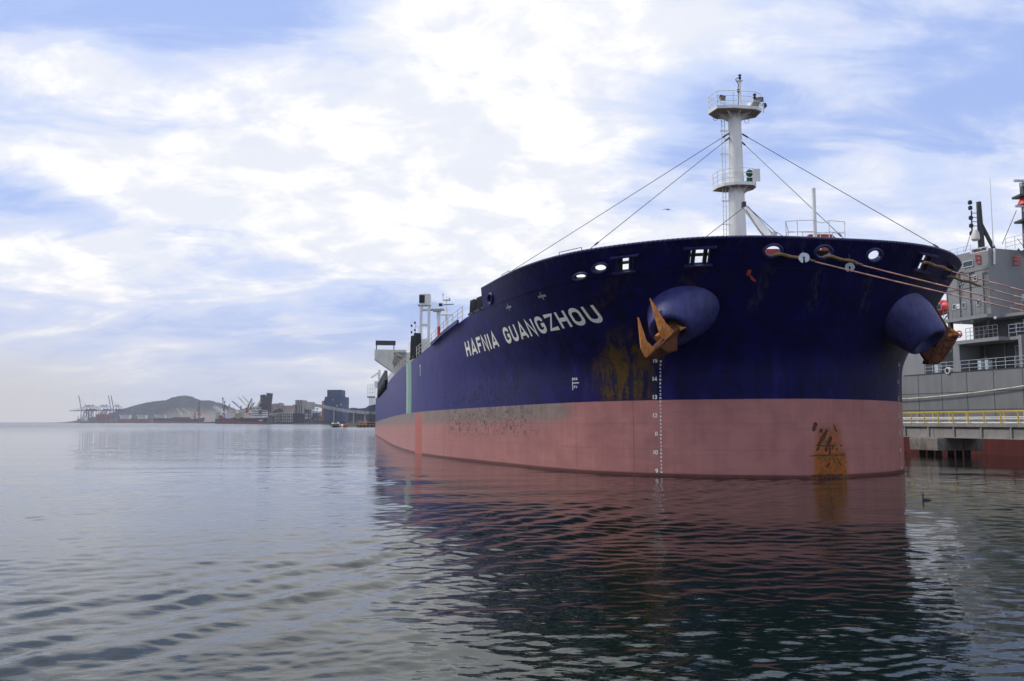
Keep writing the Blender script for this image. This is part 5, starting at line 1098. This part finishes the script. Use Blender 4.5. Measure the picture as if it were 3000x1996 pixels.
def house(par, x0, x1, y0, y1, Y, cc, wing=0., fun=True):
    h_ = fb2(x0, x1, y0 + (y1 - y0) * .25, y1, Y, 14, 'superstructure', FM['white'], par, cc); fb2(x0 - wing, x1 + wing, y0, y0 + (y1 - y0) * .22, Y - 1, 6, 'bridge', FM['white'], par, cc)
    n = 3
    for j in range(n): yy = y0 + (y1 - y0) * (.38 + .2 * j); fb2(x0 + (x1 - x0) * .08, x1 - (x1 - x0) * .08, yy, yy + max(2.2, (y1 - y0) * .05), Y - .4, .4, 'window_row', FM['dark'], h_, cc)
    fb2(x0 + 4, x1 - 4, y0 + (y1 - y0) * .05, y0 + (y1 - y0) * .13, Y - 1.4, .4, 'window_row', FM['dark'], h_, cc)
    if fun: xm = x0 * .4 + x1 * .6; fl([(xm, y0), (xm, y0 - (y1 - y0) * .5)], Y + 3, .6, 'mast', FM['slate'], par, cc)
# leftmost: small pale ship, container ship, three tankers, one bulk carrier
Y = 2900.; s_ = base('cargo_ship', 'small pale hazy ship under the leftmost container cranes', 'ship', 238, Y); far_hull(s_, 300, 460, 566, 590, 584, Y, ('kahki', 'maroon'), -1, c1_); house(s_, 370, 430, 520, 568, Y, c1_); fl([(338, 568), (340, 510)], Y, 1.2, 'mast', FM['kahki'], s_, c1_); fb2(325, 372, 545, 568, Y + 2, 12, 'deck_cargo', FM['green'], s_, c1_)
Y = 2860.; s_ = base('container_ship', 'hazy container ship with a block of red stacked containers', 'ship', 300, Y); far_hull(s_, 462, 835, 566, 593, 586, Y, ('green', 'maroon'), -1, c1_)
fb2(552, 602, 490, 568, Y, 20, 'container_stack', FM['maroon'], s_, c1_); fb2(604, 660, 488, 568, Y + .8, 20, 'container_stack', FM['red'], s_, c1_); fb2(663, 722, 492, 568, Y, 20, 'container_stack', FM['maroon'], s_, c1_); fb2(500, 548, 520, 568, Y, 20, 'container_stack', FM['green'], s_, c1_); house(s_, 600, 700, 470, 492, Y + 22, c1_, 8, False); fb2(606, 640, 462, 474, Y + 22, 10, 'funnel', FM['yellow'], s_, c1_); fb2(735, 800, 540, 568, Y, 20, 'container_stack', FM['green'], s_, c1_)
for x0, x1, hx, lab, mt, Y in ((832, 1062, (865, 985), 'hazy tanker with maroon side and white bridge left of the hill foot', ('maroon', 'maroon'), 2800.), (1058, 1292, (1085, 1190), 'hazy tanker with maroon side in front of the middle of the hill', ('maroon', 'maroon'), 2740.), (1284, 1556, (1300, 1425), 'tanker with dark green side and tall white bridge mast before the hill', ('black', 'maroon'), 2500.)):
    s_ = base('tanker', lab, 'ship', 150 + (x0 + x1) / 8.57, Y, None); far_hull(s_, x0, x1, 546 if Y > 2600 else 538, 597, 572, Y, mt, 1, c1_); house(s_, hx[0], hx[1], 496 if Y > 2600 else 492, 546, Y, c1_, 10)
    for k_ in range(3): fl([(hx[1] + 20 + k_ * 26, 548), (hx[1] + 20 + k_ * 26, 530)], Y, 1., 'deck_post', FM['kahki'], s_, c1_)
    fb2(hx[1] + 10, x1 - 20, 538, 548, Y + 8, 6, 'deck_pipes', FM['maroon'], s_, c1_)
Y = 2350.; s_ = base('bulk_carrier', 'dark hulled bulk carrier with pale raised deck cranes before the hill', 'ship', 552, Y); far_hull(s_, 1556, 1884, 546, 600, 580, Y, ('black', 'maroon'), 1, c1_)
for a, b, c_, d_ in ((1640, 505, 1578, 418), (1722, 475, 1655, 415), (1735, 480, 1690, 430)): derrick(s_, a, b, c_, d_, Y, c1_, 'cream', .9)
fb2(1560, 1735, 524, 548, Y + 3, 16, 'hatch', FM['maroon'], s_, c1_); house(s_, 1745, 1790, 510, 550, Y, c1_, 4)
# container cranes
def sts(xc, lab, raised, k_=1.):
    Y = 3050.; p0 = Wx(xc, Y, 0); t = thing('container_crane', lab, 'crane', p0, 'blue container cranes on the far shore'); u = 1.22 * k_
    def mk(pairs, r, name): 
        mb = MB()
        for a, b in pairs: mb.bar(p0 + Vector(a) * u, p0 + Vector(b) * u, r, r)
        mb.build(name, FM['crane'], t)
    for sx in (-7, 9): 
        for y in (0, 16): mk([((sx, y, 1), (sx * .9, y, 38))], 2.0, 'leg')
    mk([((-7, 0, 14), (9, 0, 14)), ((-7, 16, 14), (9, 16, 14)), ((-7, 0, 14), (9, 0, 36)), ((9, 0, 1), (-7, 0, 14))], 1.3, 'brace')
    mk([((-6, 4, 36), (3, 6, 53)), ((9, 4, 36), (3, 6, 53)), ((3, 6, 53), (24, 4, 38))], 1.4, 'apex_frame'); mk([((-8, 4, 36.5), (30, 4, 36.5))], 2.6, 'back_boom'); mk([((6, 2, 39), (15, 8, 39))], 3.4, 'machine_house')
    if raised: mk([((-8, 4, 37), (-18, 4, 80))], 2.0, 'boom'); mk([((3, 6, 53), (-15, 4, 68))], .6, 'boom_stay')
    else: mk([((-8, 4, 36.5), (-52, 4, 34.8))], 2.2, 'boom'); mk([((3, 6, 53), (-30, 4, 36)), ((3, 6, 53), (-46, 4, 36))], .7, 'boom_stay')
for xc, lab, ra in ((243, 'leftmost blue container crane with its boom raised high', 1), (252, 'blue container crane with the longest boom reaching out left over open water', 0), (264, 'third blue container crane from the left, boom lowered', 0), (293, 'blue container crane with lowered boom above the red container stacks, left one', 0), (304, 'blue container crane with lowered boom above the red container stacks, right one', 0), (330, 'blue container crane with raised boom, left one of the raised pair', 1), (338, 'rightmost blue container crane, right one of the raised pair', 1)): sts(xc, lab, ra)
# harbour cranes
hc = base('harbour_crane', 'tall thin grey harbour crane standing before the right end of the hill', 'crane', 583, 2250.)
mb = MB()
for pts in (([(1848, 590), (1852, 330), (1845, 318)]), ([(1866, 590), (1860, 330), (1872, 316)]), ([(1835, 450), (1872, 330)]), ([(1845, 318), (1880, 316)])): fl(pts, 2250., 1.0, '', None, cc=c1_, mbx=mb)
for y in range(360, 580, 40): fl([(1850, y), (1865, y + 20)], 2250., .5, '', None, cc=c1_, mbx=mb)
mb.build('lattice', FM['slate'], hc); fb2(1840, 1876, 480, 500, 2249, 4, 'cabin', FM['slate'], hc, c1_)
hc = base('harbour_crane', 'stubby red harbour crane beside the dark bulk carrier', 'crane', 569, 2240.); mb = MB(); pp = [(1782, 545), (1795, 470), (1800, 470), (1812, 545)]; mb.prism([W(*c1_(*p), 2240.) for p in pp], [W(*c1_(*p), 2240.) + Vector((0, 6, 0)) for p in pp]); mb.build('tower', FM['orange'], hc); fl([(1798, 475), (1797, 455)], 2240., .7, 'mast', FM['red'], hc, c1_)
hc = base('harbour_crane', 'slender grey harbour crane tower with splayed jibs left of the ship loader', 'crane', 653, 1700.); mb = MB()
for pts in ([(228, 470), (228, 292)], [(218, 286), (240, 286)], [(228, 300), (218, 285)], [(248, 455), (248, 330)], [(235, 450), (250, 345)], [(250, 380), (300, 450)], [(262, 370), (275, 400)], [(275, 430), (318, 358)]): fl(pts, 1700., .9, '', None, mbx=mb)
mb.build('lattice', FM['slate'], hc); fb2(240, 256, 324, 336, 1699, 3, 'cabin', FM['slate'], hc); fb2(218, 240, 460, 600, 1702, 6, 'pedestal', FM['slate'], hc)
tg = base('tugboat', 'low dark tugboat lying off the hazy quay left of the blue hull', 'boat', 613, 2050.); far_hull(tg, 1910, 2060, 588, 602, 598, 2050., ('black', 'dark'), 1, c1_, 9); fb2(1950, 1985, 576, 590, 2052, 5, 'wheelhouse', FM['white'], tg, c1_); fl([(1968, 580), (1968, 562)], 2053, .4, 'mast', FM['dark'], tg, c1_); fb2(2000, 2040, 582, 590, 2052, 4, 'deck_gear', FM['slate'], tg, c1_)
# nearer bulk carriers, bows to the right
Y = 1560.; s_ = base('cargo_ship', 'white and maroon ship at the left edge of the nearer group', 'ship', 640, Y); far_hull(s_, 128, 214, 545, 600, 585, Y, ('hullblue', 'maroon'), 1, c2); house(s_, 136, 205, 475, 548, Y, c2, 4); fb2(176, 214, 502, 548, Y - 2, 8, 'deck_house', FM['red'], s_)
for a, b, c_, d_ in ((215, 470, 100, 398), (220, 455, 120, 380)): derrick(s_, a, b, c_, d_, Y, c2, 'white', .9)
Y = 1500.; s_ = base('bulk_carrier', 'blue hulled bulk carrier with white superstructure and raised bow', 'ship', 666, Y); far_hull(s_, 208, 352, 540, 607, 562, Y, ('hullblue', 'red'), 1, c2); house(s_, 315, 392, 430, 490, Y + 10, c2, 6); derrick(s_, 455, 420, 340, 322, Y, c2, 'slate', .9); derrick(s_, 270, 470, 215, 462, Y, c2, 'white', .8)
Y = 1450.; s_ = base('cargo_ship', 'dark and red bow of a ship with yellow deckhouse between blue and black hulls', 'ship', 692, Y); far_hull(s_, 358, 436, 540, 609, 572, Y, ('dark', 'red'), 1, c2); fb2(378, 450, 474, 526, Y + 4, 12, 'deck_house', FM['yellow'], s_); derrick(s_, 545, 415, 420, 268, Y, c2, 'cream', .9); fb2(410, 430, 484, 500, Y + 3, 2, 'lifeboat', FM['orange'], s_)
Y = 1400.; s_ = base('bulk_carrier', 'black hulled bulk carrier with red bottom, cream superstructure and many cranes', 'ship', 748, Y); far_hull(s_, 440, 826, 540, 611, 582, Y, ('black', 'red'), 1, c2); house(s_, 566, 790, 400, 530, Y + 2, c2, 4, False); fb2(676, 706, 436, 486, Y - 1, 3, 'bridge_front', FM['hullblue'], s_); fb2(500, 566, 450, 530, Y + 6, 12, 'deck_house', FM['cream'], s_); fb2(790, 828, 455, 530, Y + 4, 8, 'deck_house', FM['cream'], s_)
fb2(512, 540, 405, 470, Y + 5, 6, 'funnel', FM['red'], s_); fb2(676, 704, 350, 402, Y + 6, 6, 'funnel', FM['black'], s_); fb2(546, 574, 474, 494, Y - 1, 3, 'lifeboat', FM['orange'], s_); fb2(800, 828, 470, 492, Y - 1, 3, 'lifeboat', FM['orange'], s_)
for a, b, c_, d_, mt in ((596, 395, 476, 258, 'cream'), (545, 400, 590, 290, 'slate'), (592, 400, 592, 284, 'cream'), (575, 420, 625, 340, 'slate'), (668, 390, 720, 282, 'cream'), (640, 420, 700, 300, 'cream')): derrick(s_, a, b, c_, d_, Y, c2, mt, .85)
mb = MB(); x = 676
for k_ in range(5): fl([(678 + k_ * 10, 572), (682 + k_ * 10, 560), (686 + k_ * 10, 570)], Y - 5.6, .28, '', None, mbx=mb)
mb.build('hull_lettering', FM['white'], s_)
# nearer jetty barge, red cargo, work boat
Y = 505.; bg_ = base('barge', 'flat timber jetty barge with yellow edge at the left of the tanker stern', 'barge', 1070, Y); fb2(1912, 2330, 622, 650, Y, 12, 'hull', FM['dark'], bg_); fb2(1912, 2330, 612, 624, Y - .3, 12.6, 'deck', FM['yellow'], bg_)
for x in range(1930, 2330, 46): fb2(x, x + 7, 624, 650, Y - .5, .5, 'fender_post', FM['yellow'], bg_)
rc = base('cargo_stack', 'heap of red bundled cargo lying on the barge deck', 'cargo', 1075, Y + 3); mb = MB()
for k_ in range(26): x = 1935 + k_ * 15.5; a = W(*c2(x, 600 - (k_ % 3) * 4), Y + 3 + (k_ % 2)); mb.lathe(a - Vector((1, 0, .6)), [(.3, 0), (.75, .1), (.75, 2.2), (.3, 2.3)], 8, axis=(1, .1 * (k_ % 3 - 1), .04)); 
mb.build('bundle', FM['maroon'], rc)
fb2(1915, 2020, 570, 578, Y + 6, 6, 'canopy', FM['silo'], rc)
pn = base('pontoon', 'low khaki pontoon left of the timber barge', 'pontoon', 1030, Y + 3); fb2(1790, 1912, 606, 646, Y + 3, 10, 'hull', FM['kahki'], pn); fb2(1762, 1790, 600, 648, Y + 2, 6, 'end_box', FM['yellow'], pn)
for x in (1830, 1870): fl([(x, 608), (x, 580)], Y + 4, .12, 'post', FM['yellow'], pn)
for x0, mt, lab in ((1692, 'red', 'red buoy float beside the small work boat'), (1744, 'red', 'red buoy float beside the khaki pontoon'), (1714, 'white', 'white float between two red buoy floats')):
    f_ = base('float', lab, 'float', 600 + (x0 + 10) / 4.285, Y); p = W(*c2(x0 + 10, 648), Y); mb = MB(); mb.lathe((p.x, Y, -.2), [(.9, 0), (1.2, .5), (1.1, 1.3), (.4, 1.9)], 12); mb.build('body', FM[mt], f_, 40); mb = MB(); mb.tube((p.x, Y, 1.7), (p.x, Y, 2.2), .15, n=6); mb.build('ring', FM['dark'], f_)
wb = base('work_boat', 'small white and black work boat left of the barge', 'boat', 981, Y - 4); far_hull(wb, 1582, 1686, 606, 650, 640, Y - 4, ('white', 'dark'), -1, c2, 6); fb2(1612, 1668, 584, 608, Y - 2, 4, 'wheelhouse', FM['white'], wb); fb2(1616, 1664, 588, 597, Y - 2.3, .4, 'window_row', FM['dark'], wb); fl([(1642, 584), (1640, 565)], Y, .15, 'mast', FM['dark'], wb); fb2(1622, 1660, 576, 585, Y - 2, 3.5, 'roof', FM['dark'], wb)
for x in (1592, 1618, 1646, 1672): p = W(*c2(x, 626), Y - 4.6); mb = MB(); mb.torus(p, (0, 1, 0), .6, .25, 12, 6); mb.build('tyre_fender', FM['black'], wb)
# more fittings on the grey ship: plate seams, pipes, ladders, vents, lights
for z in (4.2, 5.9): mb = MB(); mb.bar(Q(-20, -.012, z), Q(30, -.012, z), .03, .035); mb.build('weld_seam', M['greydk'], gship)
for t in np.arange(-1, 24, 3.1): mb = MB(); mb.bar(Q(t, -.012, 2.4), Q(t, -.012, zdk - .1), .03, .03, GD); mb.build('weld_seam', M['greydk'], gship)
for px in (2826, 2858, 2898): mb = MB(); mb.tube(Q(gt(px), -.08, zA), Q(gt(px), -.08, gz(px, 800)), .05, n=6); mb.tube(Q(gt(px), -.08, gz(px, 800)), Q(gt(px) + .5, -.08, gz(px, 800)), .05, n=6); mb.build('pipe', M['greydk'], gship)
def gladder(px, z0, z1, n=-.12):
    t = gt(px); mb = MB()
    for d_ in (0, .4): mb.tube(Q(t + d_, n, z0), Q(t + d_, n, z1), .025, n=5)
    for z in np.arange(z0 + .2, z1, .3): mb.tube(Q(t, n, z), Q(t + .4, n, z), .018, n=5)
    mb.build('ladder', M['grey'], gship)
gladder(2822, gz(2822, 870), gz(2822, 820)); gladder(2902, gz(2902, 900), gz(2902, 780))
for y in (800, 845): mb = MB(); mb.bar(Q(t0, -.012, gz(2850, y)), Q(tc, -.012, gz(2850, y)), .04, .05); mb.build('weld_seam', M['greydk'], gship)
for t in (tc + 1.2, tc + 2.6, tc + 4.1):
    for z_ in (zB + 1.4, zA + 1.5): mb = MB(); mb.bar(Q(t, 2.45, z_), Q(t + .5, 2.45, z_), .1, .6); mb.build('vent', M['galv'], gship)
for k_, t in enumerate((tc + .8, tc + 2.0, tc + 3.2)): mb = MB(); mb.tube(Q(t, 9.1, zA), Q(t, 9.1, zA + 4), .07, n=6); mb.build('pipe', M['grey'], gship)
for t in (gt(2830), gt(2862), tc + .6): mb = MB(); mb.lathe(Q(t, -.2, zA - .55), [(.08, 0), (.13, .05), (.13, .2), (.05, .25)], 8); mb.build('deck_light', M['mark'], gship)
for t in np.arange(gt(2830), 22, 2.3): mb = MB(); mb.tube(Q(t, 2.5, zdk), Q(t, 2.5, zB - .3), .06, n=6); mb.build('pipe', M['grey'], gship)
mb = MB(); mb.tube(Q(gt(2712), .05, gz(2712, 1040)), Q(gt(2712), .05, zdk), .09, n=6); mb.build('drain_pipe', M['dark'], gship)
# ================================================================== BIRDS
c = W(1954, 614, 118.); gl = thing('gull', 'small dark gull gliding against the sky left of the mast', 'bird', c)
mb = MB(); mb.lathe(c - Vector((0, .3, 0)), [(.02, 0), (.09, .12), (.10, .3), (.05, .5), (.02, .6)], 10, axis=(.5, 1, -.1))
for s_ in (-1, 1):
    P_ = [(0, 0, 0, .14), (.22 * s_, .02, .10, .15), (.42 * s_, .04, .03, .11), (.62 * s_, .1, -.05, .02)]
    top = [c + Vector((x, y - k_ * .5, z)) for x, y, z, k_ in P_] + [c + Vector((x, y + k_, z)) for x, y, z, k_ in P_[::-1]]; n = 4
    V = top + [p - Vector((0, 0, .025)) for p in top]
    Fq = [(i, i + 1, 6 - i, 7 - i) for i in range(3)] + [(8 + 7 - i, 8 + 6 - i, 8 + i + 1, 8 + i) for i in range(3)] + [(i, 8 + i, 8 + (i + 1) % 8, (i + 1) % 8) for i in range(8)]; mb.mesh(V, Fq)
mb.build('body', M['dark'], gl, True)
p0 = W(2711, 1456, 33.4); p0.z = -.02; cb = thing('cormorant', 'black cormorant swimming low in the water right of the bow', 'bird', p0)
bm = bmesh.new(); pts = [(.34, .02, -.01, .03), (.2, .0, .03, .07), (0, 0, .03, .095), (-.10, 0, .06, .075), (-.14, 0, .14, .042), (-.12, 0, .22, .036), (-.085, 0, .29, .034), (-.11, 0, .335, .042), (-.17, 0, .335, .024), (-.25, 0, .32, .010)]
vs = [bm.verts.new(p[:3]) for p in [tuple(.75 * q for q in p) for p in pts]]; [bm.edges.new((a, b)) for a, b in zip(vs[:-1], vs[1:])]
me = bpy.data.meshes.new('body'); bm.to_mesh(me); bm.free(); ob = bpy.data.objects.new('body', me); COL.objects.link(ob); ob.parent = cb; me.materials.append(M['black'])
sk = ob.modifiers.new('skin', 'SKIN'); 
for v, p in zip(me.skin_vertices[0].data, pts): v.radius = (p[3] * .75, p[3] * .75)
me.skin_vertices[0].data[2].use_root = True; sb = ob.modifiers.new('sub', 'SUBSURF'); sb.levels = 2; sb.render_levels = 2
# ================================================================== HAZE
m, g, b = newmat('thin_haze'); g.n.remove(b); pv = g.n.new('ShaderNodeVolumePrincipled'); pv.inputs['Color'].default_value = (.86, .87, .95, 1); pv.inputs['Density'].default_value = .00010; pv.inputs['Anisotropy'].default_value = .1
g.l.new(pv.outputs[0], m.node_tree.nodes['Material Output'].inputs['Volume'])
mb = MB(); mb.box((0, 2700, 94), (9000, 6400, 196)); o = mb.build('haze', m); tag(o, kind='stuff')
# tan dust drifting over the far bulk berths
m, g, b = newmat('cargo_dust'); g.n.remove(b); pv = g.n.new('ShaderNodeVolumePrincipled'); pv.inputs['Color'].default_value = (.92, .74, .58, 1); o = g.coord(); n = g.noise(o, .012, 4., .6)
x, y, z = g.sep(o); rr_ = g.m('SQRT', g.add(g.add(g.m('POWER', g.mul(x, 1 / 130.), 2.), g.m('POWER', g.mul(y, 1 / 90.), 2.)), g.m('POWER', g.mul(z, 1 / 52.), 2.)))
g.l.new(g.mul(g.mul(g.sub(1., g.ss(rr_, .1, 1.)), g.ss(n, .3, .65)), .016), pv.inputs['Density']); g.l.new(pv.outputs[0], m.node_tree.nodes['Material Output'].inputs['Volume'])
for px, lab, sc_ in ((545, 'dust', 1.), (632, 'dust', .9)):
    c = Wx(px, 2620, 4); bm = bmesh.new(); bmesh.ops.create_uvsphere(bm, u_segments=24, v_segments=12, radius=1)
    for v in bm.verts: v.co = Vector((v.co.x * 130 * sc_, v.co.y * 90, max(v.co.z, -.08) * 52))
    me = bpy.data.meshes.new('dust'); bm.to_mesh(me); bm.free(); me.materials.append(m); ob = bpy.data.objects.new('dust', me); ob.location = c; COL.objects.link(ob); tag(ob, kind='stuff')
